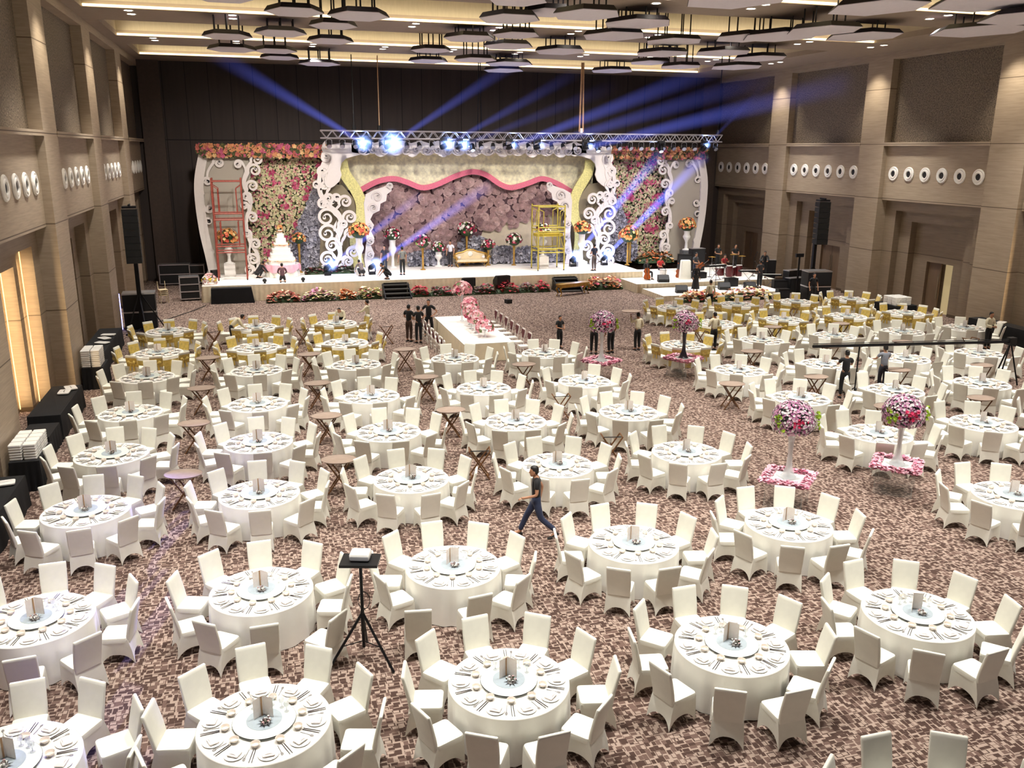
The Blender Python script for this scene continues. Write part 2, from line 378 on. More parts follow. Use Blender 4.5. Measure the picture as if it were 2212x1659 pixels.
# on the main stage
person('man in grey shirt and black trousers standing on the stage', at(870,594,DK), 10, 'stand', (124,126,122), (16,16,18), 1.72)
person('man in navy shirt standing at stage edge by the blue beam lights', at(1283,585,DK), 20, 'front', (28,32,58), (96,84,84), 1.72)
person('crew member in black squatting at stage edge', at(840,603,DK), 100, 'squat', BK, BK, 1.7)
person('person in black with orange sash crouching by the cake table', at(557,601,DK), -60, 'squat', (24,20,20), (18,16,18), 1.7, True)
person('person in maroon shirt kneeling before the cake table', at(611,609,DK), 0, 'kneel', (92,60,66), (30,24,28), 1.66, True)
person('person in grey shirt crouching near the white scroll arch', at(783,597,DK), 20, 'squat', (120,108,108), (30,28,30), 1.66, True)
person('person in dark clothes standing behind the squatting crew member', at(832,588,DK), 150, 'stand', (44,36,40), (30,30,34), 1.66)
person('person in white shirt standing behind the gold sofa', (12.1,56.2,DK), 150, 'stand', (232,232,238), (40,36,40), 1.7)
# the band
person('cellist in black seated with an orange-brown cello', (23.45,50.3,.55), 200, 'play', BK, (18,20,26), 1.66, True, fem=True)
person('percussionist in red shirt seated behind a pale hand drum', (24.9,51.3,.55), 190, 'play', (186,36,40), (30,24,28), 1.68)
person('guitarist in dark grey shirt and cap playing guitar', (26.35,49.3,.55), 205, 'front', (74,78,84), (36,46,72), 1.70)
person('singer in long black dress at the front of the band stage', (24.95,46.5,.30), 170, 'stand', BK, BK, 1.64, True, True, True, True)
person('crew man in charcoal shirt seen from behind by the keyboards', (29.35,46.6,.30), 5, 'front', (44,44,48), (26,26,30), 1.72)
person('keyboard player in black leaning over the keyboards', (31.1,49.0,.55), 150, 'reach', BK, BK, 1.7, True)
person('drummer in red and black seated behind the drum kit', (29.6,51.4,.55), 190, 'play', (150,30,36), BK, 1.7)
person('band member in black standing at the back beside the wall, hand raised', (31.3,53.0,.55), 180, 'front', BK, BK, 1.72)
person('second band member in black standing at the back near the drums', (30.2,53.4,.55), 185, 'front', (24,24,28), BK, 1.72)
finish_people()
# ------------------------------------------------------------------ the hall
XL, XR, YB, ZC = -6.45, 33.4, 60.7, 13.6
def wall_mat(name, c0, c1, seams=True, speck=False):
    m, nt, b = newmat(name); b.inputs['Roughness'].default_value = .55
    tc = nt.nodes.new('ShaderNodeTexCoord'); mp = nt.nodes.new('ShaderNodeMapping'); nt.links.new(tc.outputs['Object'], mp.inputs['Vector'])
    mp.inputs['Scale'].default_value = (1, .5, 9) if not speck else (1, 1, 1)
    nz = nt.nodes.new('ShaderNodeTexNoise'); nz.inputs['Scale'].default_value = 2.2 if not speck else 16; nz.inputs['Detail'].default_value = 4
    nt.links.new(mp.outputs['Vector'], nz.inputs['Vector'])
    rp = nt.nodes.new('ShaderNodeValToRGB'); rp.color_ramp.elements[0].position = .32; rp.color_ramp.elements[1].position = .68
    rp.color_ramp.elements[0].color = lin(c0); rp.color_ramp.elements[1].color = lin(c1)
    nt.links.new(nz.outputs['Fac'], rp.inputs['Fac']); out = rp.outputs['Color']
    if seams:
        sp = nt.nodes.new('ShaderNodeSeparateXYZ'); nt.links.new(tc.outputs['Object'], sp.inputs[0])
        a = nt.nodes.new('ShaderNodeMath'); a.operation = 'MODULO'; ad = nt.nodes.new('ShaderNodeMath'); ad.operation = 'SUBTRACT'; ad.inputs[1].default_value = .12
        nt.links.new(sp.outputs['Z'], ad.inputs[0]); nt.links.new(ad.outputs[0], a.inputs[0]); a.inputs[1].default_value = 2.9
        lt = nt.nodes.new('ShaderNodeMath'); lt.operation = 'LESS_THAN'; lt.inputs[1].default_value = .035; nt.links.new(a.outputs[0], lt.inputs[0])
        mx = nt.nodes.new('ShaderNodeMixRGB'); mx.inputs['Color2'].default_value = lin((92, 76, 60)); nt.links.new(lt.outputs[0], mx.inputs['Fac']); nt.links.new(out, mx.inputs['Color1']); out = mx.outputs['Color']
    if speck:
        bp = nt.nodes.new('ShaderNodeBump'); bp.inputs['Strength'].default_value = .8; bp.inputs['Distance'].default_value = .06
        nt.links.new(nz.outputs['Fac'], bp.inputs['Height']); nt.links.new(bp.outputs['Normal'], b.inputs['Normal'])
    nt.links.new(out, b.inputs['Base Color']); return m
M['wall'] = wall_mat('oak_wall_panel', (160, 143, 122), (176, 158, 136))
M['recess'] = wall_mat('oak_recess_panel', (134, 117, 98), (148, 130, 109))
M['speck'] = wall_mat('pitted_acoustic_panel', (78, 67, 55), (148, 132, 112), False, True)
M['backwall'] = mat('dark_partition', (58, 47, 43), .7, var=.12, scale=1.2, stretch=(3, 1, .15))
M['backseam'] = mat('dark_partition_seam', (24, 19, 18), .8)
M['ceil'] = mat('beige_ceiling', (158, 142, 126), .8, var=.04, scale=3)
M['ceil_top'] = mat('cream_recess_ceiling', (188, 174, 148), .8, var=.05, scale=2, stretch=(6, 1, 1))
# carpet
def carpet():
    m, nt, b = newmat('patterned_carpet'); b.inputs['Roughness'].default_value = .95; L = nt.links.new
    tc = nt.nodes.new('ShaderNodeTexCoord')
    def M_(op, x, y=None, z=None):
        n = nt.nodes.new('ShaderNodeMath'); n.operation = op
        for i, q in enumerate((x, y, z)):
            if q is None: continue
            if isinstance(q, (int, float)): n.inputs[i].default_value = q
            else: L(q, n.inputs[i])
        return n.outputs[0]
    def blocks(sx, sy, off):        # scattered axis-aligned blocks on a light ground
        mp = nt.nodes.new('ShaderNodeMapping'); mp.inputs['Scale'].default_value = (sx, sy, 1); mp.inputs['Location'].default_value = (off, off*.7, 0)
        L(tc.outputs['Object'], mp.inputs['Vector'])
        v = nt.nodes.new('ShaderNodeTexVoronoi'); v.voronoi_dimensions = '2D'; v.distance = 'CHEBYCHEV'; v.inputs['Scale'].default_value = 1; v.inputs['Randomness'].default_value = .58
        L(mp.outputs['Vector'], v.inputs['Vector'])
        wn = nt.nodes.new('ShaderNodeTexWhiteNoise'); wn.noise_dimensions = '3D'; L(v.outputs['Color'], wn.inputs['Vector'])
        size = M_('ADD', M_('MULTIPLY', wn.outputs['Value'], .20), .37)
        m = M_('LESS_THAN', v.outputs['Distance'], size)
        hollow = M_('MULTIPLY', M_('LESS_THAN', v.outputs['Distance'], M_('SUBTRACT', size, .17)), M_('GREATER_THAN', wn.outputs['Value'], .80))
        m = M_('SUBTRACT', m, hollow)
        sh = nt.nodes.new('ShaderNodeSeparateColor'); L(wn.outputs['Color'], sh.inputs[0])
        c = nt.nodes.new('ShaderNodeMixRGB'); L(M_('GREATER_THAN', sh.outputs[1], .66), c.inputs['Fac']); c.inputs['Color1'].default_value = lin((74, 53, 45)); c.inputs['Color2'].default_value = lin((108, 85, 76))
        mx = nt.nodes.new('ShaderNodeMixRGB'); L(m, mx.inputs['Fac']); mx.inputs['Color1'].default_value = lin((170, 149, 136)); L(c.outputs['Color'], mx.inputs['Color2'])
        return mx
    A = blocks(8.4, 13.6, 0); B = blocks(12.6, 9.0, 3.3)
    mp = nt.nodes.new('ShaderNodeMapping'); L(tc.outputs['Object'], mp.inputs['Vector']); mp.inputs['Scale'].default_value = (2.6, 2.3, 1)
    fl = nt.nodes.new('ShaderNodeVectorMath'); fl.operation = 'FLOOR'; L(mp.outputs['Vector'], fl.inputs[0])
    wn = nt.nodes.new('ShaderNodeTexWhiteNoise'); wn.noise_dimensions = '2D'; L(fl.outputs[0], wn.inputs['Vector'])
    gt = nt.nodes.new('ShaderNodeMath'); gt.operation = 'GREATER_THAN'; gt.inputs[1].default_value = .5; L(wn.outputs['Value'], gt.inputs[0])
    mx = nt.nodes.new('ShaderNodeMixRGB'); L(gt.outputs[0], mx.inputs['Fac']); L(A.outputs['Color'], mx.inputs['Color1']); L(B.outputs['Color'], mx.inputs['Color2'])
    nz = nt.nodes.new('ShaderNodeTexNoise'); nz.inputs['Scale'].default_value = .35; L(tc.outputs['Object'], nz.inputs['Vector'])
    hs = nt.nodes.new('ShaderNodeHueSaturation'); L(mx.outputs['Color'], hs.inputs['Color'])
    mr = nt.nodes.new('ShaderNodeMapRange'); mr.inputs['To Min'].default_value = .85; mr.inputs['To Max'].default_value = 1.15; L(nz.outputs['Fac'], mr.inputs['Value']); L(mr.outputs['Result'], hs.inputs['Value'])
    L(hs.outputs['Color'], b.inputs['Base Color']); return m
M['carpet'] = carpet()
struct('floor', MB().box(-9, 36, -3, YB+.3, -.2, 0), M['carpet'])
PIL = [(13.4, 15.5), (22.8, 24.9), (32.3, 34.4), (41.8, 43.8), (51.2, 53.2)]
BAY = [(4.1, 13.4), (15.5, 22.8), (24.9, 32.3), (34.4, 41.8), (43.8, 51.2), (53.2, YB)]
M['warm_strip'] = emat('warm_led', (255, 206, 136), 1.6)
def side_wall(nm, xf, s):       # xf = pilaster face, s = direction into the wall
    def bx(mb, d0, d1, y0, y1, z0, z1):
        a, b = xf+s*d0, xf+s*d1; mb.box(min(a, b), max(a, b), y0, y1, z0, z1)
    w = MB()
    bx(w, 1.9, 2.0, -3, YB, 0, 14.8)
    for y0, y1 in PIL+[(2.0, 4.1)]: bx(w, 0, 1.9, y0, y1, 0, ZC+.6)
    for y0, y1 in BAY:
        bx(w, .28, 1.9, y0, y1, 5.85, 8.75)
        bx(w, -.02, 1.9, y0-.02, y1+.02, 8.75, 8.93)
        bx(w, .0, 1.9, y0, y1, 13.25, ZC+.6)
    root = struct('wall_'+nm, w, M['wall'])
    up = MB(); rc = MB()
    for y0, y1 in BAY:
        bx(up, .42, .5, y0, y1, 8.93, 13.25)
        # stepped portal inside each bay
        d, a0, a1, zt = .62, y0, y1, 5.85
        for k in range(2):
            b0, b1, zb = a0+.85, a1-.85, zt-.55
            bx(rc, d, 1.9, a0, b0, 0, zt); bx(rc, d, 1.9, b1, a1, 0, zt); bx(rc, d, 1.9, b0, b1, zb, zt)
            a0, a1, zt = b0, b1, zb; d += .4
        ym = (a0+a1)/2
        bx(rc, d, 1.9, a0, ym-.95, 0, zt); bx(rc, d, 1.9, ym+.95, a1, 0, zt); bx(rc, d, 1.9, ym-.95, ym+.95, 2.7, zt)
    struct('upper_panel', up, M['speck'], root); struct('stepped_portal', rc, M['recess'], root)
    return root
side_wall('left', XL, -1); side_wall('right', XR, 1)
# doors
M['door'] = mat('oak_door', (120, 98, 76), .5, var=.08, scale=3, stretch=(1, 1, .3))
M['brass'] = mat('brushed_steel_handle', (150, 140, 120), .3, .8)
dn = 0
for nm, xf, s in (('left', XL, -1), ('right', XR, 1)):
    for bi, (y0, y1) in enumerate(BAY[1:]):
        dn += 1; ym = (y0+y1)/2; x = xf+s*1.6
        dr = MB()
        op = (nm == 'right' and bi == 2)          # the doorway standing open
        if op:
            dr.box(x-.02, x+.05, ym+.05, ym+.95, 0, 2.68)
        else:
            dr.box(x-.03, x+.03, ym-.94, ym-.01, 0, 2.68); dr.box(x-.03, x+.03, ym+.01, ym+.94, 0, 2.68)
        o = struct('door_%d' % dn, dr, M['door']); o['label'] = 'pair of oak doors set in the stepped wall recess' if not op else 'door leaf beside the open lit doorway'
        h = MB()
        for q in (-.1, .1):
            if not (op and q < 0): h.tube([(x-s*.08, ym+q, .8), (x-s*.08, ym+q, 2.1)], .018, 6)
        struct('door_handle', h, M['brass'], o)
        if op:
            sg = MB(); sg.box(x+.24, x+.27, ym-.95, ym, 0, 2.7); struct('trim_%d' % (90+dn), sg, emat('corridor_glow_panel', (176, 158, 118), .55))  # glowing sheet in the doorway stands in for the lit corridor beyond
# warm light washing the stepped jambs of the lit recesses
for xf, s, bi in ((XL, -1, 2), (XR, 1, 2)):
    y0, y1 = BAY[bi]
    for k, (d, off, e) in enumerate(((.80, .85, 30), (1.2, 1.70, 36))):
        x = xf+s*d; yf = y1-off
        mb = MB(); mb.box(x+s*.20-.012, x+s*.20+.012, yf-.03, yf-.004, .1, 5.85-.55*(k+1)-.08)
        one('led_strip', mb, M['warm_strip'], 'warm vertical light strip in the %s step of the lit %s wall recess' % (('outer', 'inner')[k], 'buffet' if s < 0 else 'doorway'), 'light', smooth=0)
        ld = bpy.data.lights.new('recess_glow', 'AREA'); ld.shape = 'RECTANGLE'; ld.size = .12; ld.size_y = 4.6; ld.energy = e; ld.color = (1, .72, .40)
        lo = bpy.data.objects.new('recess_glow', ld); COL.objects.link(lo); lo.location = (x+s*.08, yf-.45, 2.6); lo.rotation_euler = (rad(90), 0, 0)
bw = MB(); bw.box(XL-2, XR+2, YB, YB+.3, 0, 14.8); root = struct('wall_back', bw, M['backwall'])
sm = MB()
for i in range(1, 30): sm.box(XL+i*1.36-.02, XL+i*1.36+.02, YB-.012, YB, 0, ZC)
sm.box(XL, XR, YB-.015, YB, 8.86, 8.92)
struct('panel_seam', sm, M['backseam'], root)
rp = MB(); rp.box(XL, -5.2, YB-.35, YB, 0, ZC); rp.box(XR-1.3, XR, YB-.35, YB, 0, ZC); struct('return_pier', rp, mat('brown_pier', (74, 60, 52), .7, var=.1), root)
# ceiling with long cove-lit recesses
OPEN = [(15.0, 20.6), (24.2, 29.8), (33.3, 38.9), (42.5, 48.1), (51.8, 57.1)]
c = MB(); prev = -3
X0, X1 = -5.9, 29.8
for a, b in OPEN+[(YB+.3, None)]:
    c.box(XL-2, XR+2, prev, a, ZC, ZC+.25); prev = b
for a, b in OPEN: c.box(XL-2, X0, a, b, ZC, ZC+.25); c.box(X1, XR+2, a, b, ZC, ZC+.25)
root = struct('ceiling', c, M['ceil'])
t = MB(); t.box(XL-2, XR+2, -3, YB+.3, 14.75, 14.9)
for a, b in OPEN:
    t.box(X0, X1, b, b+.05, ZC+.25, 14.75); t.box(X0, X1, a-.05, a, ZC+.25, 14.75); t.box(X0-.05, X0, a, b, ZC+.25, 14.75); t.box(X1, X1+.05, a, b, ZC+.25, 14.75)
struct('recess_ceiling', t, M['ceil_top'], root)
M['cove'] = emat('warm_cove_led', (255, 236, 184), 3.0)
for i, (a, b) in enumerate(OPEN):
    mb = MB(); mb.box(X0+.05, X1-.05, b-.10, b-.02, ZC+.02, ZC+.10)
    one('cove_light', mb, M['cove'], 'warm cove light line along the far edge of ceiling recess, %s from the stage' % ORD[len(OPEN)-1-i], 'light', smooth=0)
    ld = bpy.data.lights.new('cove_glow', 'AREA'); ld.shape = 'RECTANGLE'; ld.size = 35; ld.size_y = .15; ld.energy = 85; ld.color = (1, .88, .66)
    lo = bpy.data.objects.new('cove_glow', ld); COL.objects.link(lo); lo.location = (12, b-.35, ZC+.22); lo.rotation_euler = (rad(128), 0, 0)
    mb = MB(); mb.box(X0+.05, X1-.05, a+.02, a+.06, ZC+.27, ZC+.31)
    one('cove_light', mb, emat('dim_cove_led', (230, 200, 130), .8), 'faint cove light line along the near edge of ceiling recess, %s from the stage' % ORD[len(OPEN)-1-i], 'light', smooth=0)
# downlights: recessed discs, each pair lit by spots
DX = [-4.3, -.4, 3.4, 7.1, 10.8, 14.5, 18.4, 22.3, 26.5, 30.8]
M['lamp'] = emat('downlight_lens', (255, 244, 226), 14)
proto = None
BANDS = [(12.0, 'sixth'), (21.6, 'fifth'), (30.8, 'fourth'), (39.9, 'third'), (49.1, 'second')]
for y, bn in BANDS:
    for k, x in enumerate(DX):
        if y > 20:
            for q in (-.5, .5):
                lb = 'recessed downlight, %s of pair, %s from buffet wall, %s ceiling band from stage' % ('nearer' if q < 0 else 'farther', ORD[k], {'fifth': 'fourth', 'fourth': 'third', 'third': 'second', 'second': 'first'}[bn])
                if proto is None:
                    proto = thing('downlight', lb, 'downlight', (x, y+q, ZC), 0, 'recessed ceiling downlights')
                    MB().lathe([(.20, -.012), (.20, 0), (.15, 0), (.15, -.012)], 16, cap0=False, cap1=False).build('ring', M['white_paint'], proto)
                    MB().lathe([(.15, -.006), (.15, -.002)], 16).build('lens', M['lamp'], proto); remember(proto)
                else: dup(proto, (x, y+q, ZC), 0, lb)
        ld = bpy.data.lights.new('downlight_beam', 'SPOT'); ld.energy = 2600; ld.spot_size = rad(84); ld.spot_blend = .85; ld.shadow_soft_size = .35; ld.color = (1, .968, .90)
        lo = bpy.data.objects.new('downlight_beam', ld); COL.objects.link(lo); lo.location = (x, y, ZC-.1)
for y0, y1 in PIL:
    for x, s in ((XL+1.3, -1), (XR-1.3, 1)):
        ld = bpy.data.lights.new('pier_washer', 'SPOT'); ld.energy = 650; ld.spot_size = rad(80); ld.spot_blend = .9; ld.shadow_soft_size = .2; ld.color = (1, .90, .74)
        lo = bpy.data.objects.new('pier_washer', ld); COL.objects.link(lo); lo.location = (x, (y0+y1)/2, ZC-.12); lo.rotation_euler = (0, rad(-14)*s, 0)
# wall nozzles
M['hole'] = mat('dark_nozzle_throat', (30, 26, 24), .6)
proto = None
for nm, x, s, bays in (('buffet', XL-.275, 1, (2, 3, 4, 5)), ('doorway', XR+.275, -1, (1, 2, 3, 4, 5))):
    for b in bays:
        y0, y1 = BAY[b]; yc = (min(y1, 60.6)+y0)/2-(.2 if s > 0 else 0)
        for k in range(6):
            y = yc+(k-2.5)*1.2
            lb = 'white round air nozzle, %s from stage in row, %s bay from stage, %s wall' % (ORD[5-k], ORD[5-b], nm)
            if proto is None:
                proto = thing('air_nozzle', lb, 'air nozzle', (x, y, 7.28), 0, 'air nozzles along the walls')
                mb = MB()
                def rg(d, r, dz=0): return [(d, r*math.cos(2*PI*j/20), r*math.sin(2*PI*j/20)+dz) for j in range(20)]
                mb.loft([rg(0, .38), rg(.03, .38), rg(.06, .34), rg(.045, .27), rg(.075, .24), rg(.07, .175), rg(.01, .16)], False, False); mb.build('ring', M['white_paint'], proto)
                MB().loft([rg(.012, .165), rg(.03, .16)]).build('throat', M['hole'], proto); remember(proto)
            else: dup(proto, (x, y, 7.28), 0 if s > 0 else PI, lb)
# hanging hexagons
HX = [(482,-5,140),(636,27,128),(491,80,106),(606,73,112),(501,108,104),(594,111,95),(604,126,84),(690,139,90),(714,90,101),(775,36,135),(720,57,105),(1014,84,115),(1101,42,137),(1115,77,105),
 (1098,101,111),(931,110,90),(925,133,87),(1027,130,95),(1100,139,106),(1088,153,90),(1120,3,130),(1185,28,115),(1267,33,152),(1377,53,150),(1326,79,142),(1210,112,115),(1455,91,125),
 (1430,117,117),(1561,115,120),(1685,80,160),(1610,83,130),(1405,136,92),(1470,145,90),(1322,154,95),(1590,146,111),(1640,127,115),(1590,0,225),(1779,67,153),(1865,80,152),(1895,18,200),(2117,68,188),(2150,5,250),(2240,38,215)]
M['hex_rim'] = mat('dark_panel_rim', (34, 28, 36), .6, var=.15)
M['hex_face'] = mat('pale_grey_panel', (226, 220, 228), .75, var=.03)
hs = []
zj = [12.95, 13.1, 12.8, 13.05, 12.9]
for i, (u, v, w) in enumerate(HX):
    z = zj[i % 5]; p = GZ(u, v, z); dep = (p-Vector((0, 0, CH))).dot(_f); W = w*dep/CF
    hs.append((p.x, p.y, z, W/2))
hs.sort(key=lambda q: -q[1])
for i, (x, y, z, r) in enumerate(hs):
    near = min((abs(x-d), j) for j, d in enumerate(DX))[1]
    t = thing('ceiling_panel', 'pale grey hexagon ceiling panel on dark rods, %s counting from the stage' % (ORD[i]), 'ceiling panel', (x, y, z), 0, 'hanging hexagon ceiling panels')
    hexa = [(r*math.cos(rad(60*k)), r*1.22*math.sin(rad(60*k))) for k in range(6)]
    MB().loft([[(a, b, .02) for a, b in hexa], [(a*.88, b*.88, .19) for a, b in hexa]], True, True).build('rim', M['hex_rim'], t, 0)
    MB().prism([(a*.985, b*.985) for a, b in hexa], 0, .018, 'XY').build('underside', M['hex_face'], t, 0)
    inop = any(a < y < b for a, b in OPEN) and x < X1
    zt = (14.75 if inop else ZC)-z
    for k in range(6):
        a = rad(60*k+30); px_, py_ = r*.55*math.cos(a), r*.55*math.sin(a)
        yy = y+py_; zt = (14.75 if (any(q < yy < w for q, w in OPEN) and x+px_ < X1) else ZC)-z
        MB().tube([(px_, py_, .17), (px_, py_, zt)], .032, 6).build('rod', M['hex_rim'], t)
# ------------------------------------------------------------------ banquet tables, chairs and settings
CX = [-4.0, -.36, 3.15, 6.87, 10.45, 16.42, 20.05, 23.6, 27.1, 30.45]
RY = [10.87, 14.72, 19.4, 23.15, 26.93, 31.3, 35.15, 39.4]
def rrect(hx, hy, r, n=3):
    o = []
    for cx, cy, a0 in ((hx-r, hy-r, 0), (-hx+r, hy-r, 90), (-hx+r, -hy+r, 180), (hx-r, -hy+r, 270)):
        for k in range(n+1):
            a = rad(a0+90*k/n); o.append((cx+r*math.cos(a), cy+r*math.sin(a)))
    return o
def chair_meshes():
    b = MB(); rings = []
    for z, hw, yc, ht in ((.40,.215,-.215,.030),(.50,.222,-.222,.032),(.62,.229,-.244,.030),(.80,.231,-.284,.028),(.94,.231,-.318,.027),(.982,.230,-.327,.024),(.992,.222,-.328,.014)):
        rings.append([(x, yc+y, z) for x, y in rrect(hw, ht, min(.024, ht*.8))])
    b.loft(rings)
    s = MB()
    s.loft([[(x, .015+y, z) for x, y in rrect(hx, hy, .05)] for z, hx, hy in ((.385,.228,.232),(.45,.232,.236),(.472,.226,.230),(.482,.20,.205))])
    k = MB(); n = 10; per = []
    cs = [(1,1),(-1,1),(-1,-1),(1,-1)]
    top, mid, bot = [], [], []
    for i in range(4):
        a, c = cs[i], cs[(i+1) % 4]
        for j in range(n):
            t = j/n; x = a[0]+(c[0]-a[0])*t; y = a[1]+(c[1]-a[1])*t
            q = 1-abs(2*t-1)**2.6          # 0 at the feet, 1 mid-side
            px_, py_ = 1-.18*q*(1 if abs(y) == 1 and False else 0), 1
            hx, hyf, hyb = .246, .238, .318
            pin = 1-.16*q
            bx_, by_ = x*hx, (y*hyf if y > 0 else y*hyb)
            if i in (0, 2): by_ *= pin
            else: bx_ *= pin
            bot.append((bx_, by_+.005, .004+.155*q))
            top.append((x*.226, .015+y*.23, .44))
            f = .45
            mid.append((x*.226*f+bx_*(1-f), (.015+y*.23)*f+(by_+.005)*(1-f), .25+.04*q))
    k.loft([bot, mid, top], False, False)
    sa = MB(); rings = []
    for z, hw, yc, ht in ((.56,.230,-.234,.034),(.74,.231,-.270,.034),(.90,.229,-.308,.032)):
        rings.append([(x, yc+y, z) for x, y in rrect(hw, ht, .02)])
    sa.loft(rings, False, False)
    bow = MB()
    for sg in (-1, 1):
        bow.loft([[(sg*.02, -.285+.02*math.cos(2*PI*j/8), .70+.03*math.sin(2*PI*j/8)) for j in range(8)], [(sg*.10, -.315+.045*math.cos(2*PI*j/8), .735+.075*math.sin(2*PI*j/8)) for j in range(8)], [(sg*.17, -.305+.03*math.cos(2*PI*j/8), .72+.06*math.sin(2*PI*j/8)) for j in range(8)]])
        bow.add([(sg*.01,-.285,.70),(sg*.06,-.29,.70),(sg*.13,-.30,.42),(sg*.05,-.31,.40)], [(0,1,2,3)])
    bow.ball((0,-.295,.70), (.04,.03,.04), 8, 5)
    return b, s, k, sa, bow
cb, cs_, ck, csa, cbow = chair_meshes()
CM = [x.mesh(n, M['white_cloth'], 50) for x, n in ((cb, 'backrest'), (cs_, 'seat'), (ck, 'skirt'))]
SASH = csa.mesh('sash', M['gold_cloth'], 60); BOW = cbow.mesh('bow', M['gold_cloth'], 60)
def link(name, me, parent): o = bpy.data.objects.new(name, me); COL.objects.link(o); o.parent = parent; return o
chair0 = thing('banquet_chair', 'x', 'chair', group='white covered banquet chairs')
for n, me in zip(('backrest', 'seat', 'skirt'), CM): link(n, me, chair0)
remember(chair0)
gchair0 = thing('sashed_banquet_chair', 'x', 'chair', group='white banquet chairs with gold sashes')
for n, me in zip(('backrest', 'seat', 'skirt'), CM): link(n, me, gchair0)
sh0 = link('sash', SASH, gchair0); sh0['label'] = 'gold satin sash'; link('bow', BOW, sh0); remember(gchair0)
USED = set()
def place(proto, loc, rz, label):
    if proto.name not in USED:
        USED.add(proto.name); proto.location = loc; proto.rotation_euler = (0, 0, rz); proto['label'] = label; return proto
    return dup(proto, loc, rz, label)
# table bodies
def cloth_rings(z0, z1, r0, amp, n, flare, seed):
    rg = random.Random(seed); ph = [rg.uniform(0, 6.28) for _ in range(4)]; rings = []
    N = 120
    for q in (0, .06, .2, .45, .75, 1.0):
        z = z1+(z0-z1)*q
        rings.append([((r0+flare*q+amp*min(1, q*1.6)*(math.cos(n*a+ph[0])+.45*math.cos((n+5)*a+ph[1])))*math.cos(a), (r0+flare*q+amp*min(1, q*1.6)*(math.cos(n*a+ph[0])+.45*math.cos((n+5)*a+ph[1])))*math.sin(a), z) for a in (2*PI*j/N for j in range(N))])
    return rings
def disc_top(r, z, N=120): return [[(rr*math.cos(2*PI*j/N), rr*math.sin(2*PI*j/N), zz) for j in range(N)] for rr, zz in ((r*.2, z), (r*.985, z), (r, z-.012))]
TM = []
for sd in (1, 2):
    mb = MB(); mb.loft(disc_top(.905, .76)+cloth_rings(.012, .745, .905, .016, 18, .012, sd), True, False); TM.append(mb.mesh('tablecloth', M['table_cloth'], 60))
mb = MB(); mb.loft(cloth_rings(.012, .75, .897, .016, 16, .012, 5), False, False); GSK = mb.mesh('gold_skirt', M['gold_cloth'], 60)
mb = MB(); mb.loft(disc_top(.915, .76)+cloth_rings(.64, .745, .917, .008, 12, .01, 6), True, False); GTOP = mb.mesh('white_overlay', M['table_cloth'], 60)
WOOD = MB().lathe([(.895, .70), (.895, .74)], 48).mesh('tabletop', M['brown_wood'], 40)
table0 = thing('round_table', 'x', 'table', group='round tables under white cloths'); link('tabletop', WOOD, table0); link('tablecloth', TM[0], table0); remember(table0)
gtable0 = thing('gold_round_table', 'x', 'table', group='round tables with gold skirts'); link('tabletop', WOOD, gtable0); q = link('tablecloth', GSK, gtable0); q['label'] = 'gold satin table skirt'; q = link('overlay', GTOP, gtable0); q['label'] = 'white top cloth'; remember(gtable0)
# lazy susan and centre card
ls0 = thing('lazy_susan', 'x', 'lazy susan', group='glass turntables on the round tables')
MB().lathe([(.40, .028), (.425, .030), (.425, .040), (.02, .040)], 48).build('glass_disc', M['green_glass'], ls0); gd_ = bpy.data.objects['glass_disc']
MB().lathe([(.427, .026), (.430, .034), (.427, .041)], 48, cap0=False, cap1=False).build('rim', M['dark_wood'], gd_)
MB().lathe([(.24, .0405), (.24, .0445), (.02, .0445)], 32).build('centre_disc', M['grey_glass'], gd_)
MB().lathe([(.16, 0), (.16, .027)], 24).build('base', M['steel'], ls0); remember(ls0)
card0 = thing('menu_card', 'x', 'menu card', group='folded menu cards at table centres')
c_ = MB(); c_.add([(-.10,-.005,0),(0,.07,0),(.10,-.005,0),(-.10,-.005,.23),(0,.07,.23),(.10,-.005,.23),(-.096,-.001,0),(0,.075,0),(.104,.0,0),(-.096,.0,.23),(0,.075,.23),(.104,0,.23)], [(0,1,4,3),(1,2,5,4),(6,9,10,7),(7,10,11,8)])
c_.xf((0,0,0), 0, 1.28); cd_ = c_.build('card', M['pink_card'], card0, 0)
c_ = MB(); c_.add([(-.022,.050,.0),(-.006,.062,.0),(-.022,.050,.23),(-.006,.062,.23)], [(0,1,3,2)]); c_.xf((0,-.004,0), 0, 1.28); c_.build('stripe', M['tan'], cd_, 0)
remember(card0)
M['posy'] = palette('dark_posy', [((86, 74, 72), 2), ((236, 232, 226), 3), ((190, 150, 150), 2), ((90, 96, 70), 1)])
posy0 = thing('posy', 'x', 'table flowers', group='small posies at table centres')
pf = MB(); rg = random.Random(3)
for i in range(16):
    a = rg.uniform(0, 6.28); r = rg.uniform(0, .075); pf.ball((r*math.cos(a), r*math.sin(a), .03+rg.uniform(0, .035)), rg.uniform(.014, .024), 6, 4)
pf.build('blossoms', M['posy'], posy0)
lv = MB()
for i in range(9):
    a = i*.7; lv.add([(0,0,.012), (.05*math.cos(a-.2), .05*math.sin(a-.2), .012), (.12*math.cos(a), .12*math.sin(a), .006), (.05*math.cos(a+.2), .05*math.sin(a+.2), .012)], [(0,1,2,3)])
lv.build('leaves', M['dark_wood'], posy0, 0)
MB().lathe([(.05, 0), (.06, .012), (.03, .02)], 12).build('holder', M['steel'], posy0); remember(posy0)
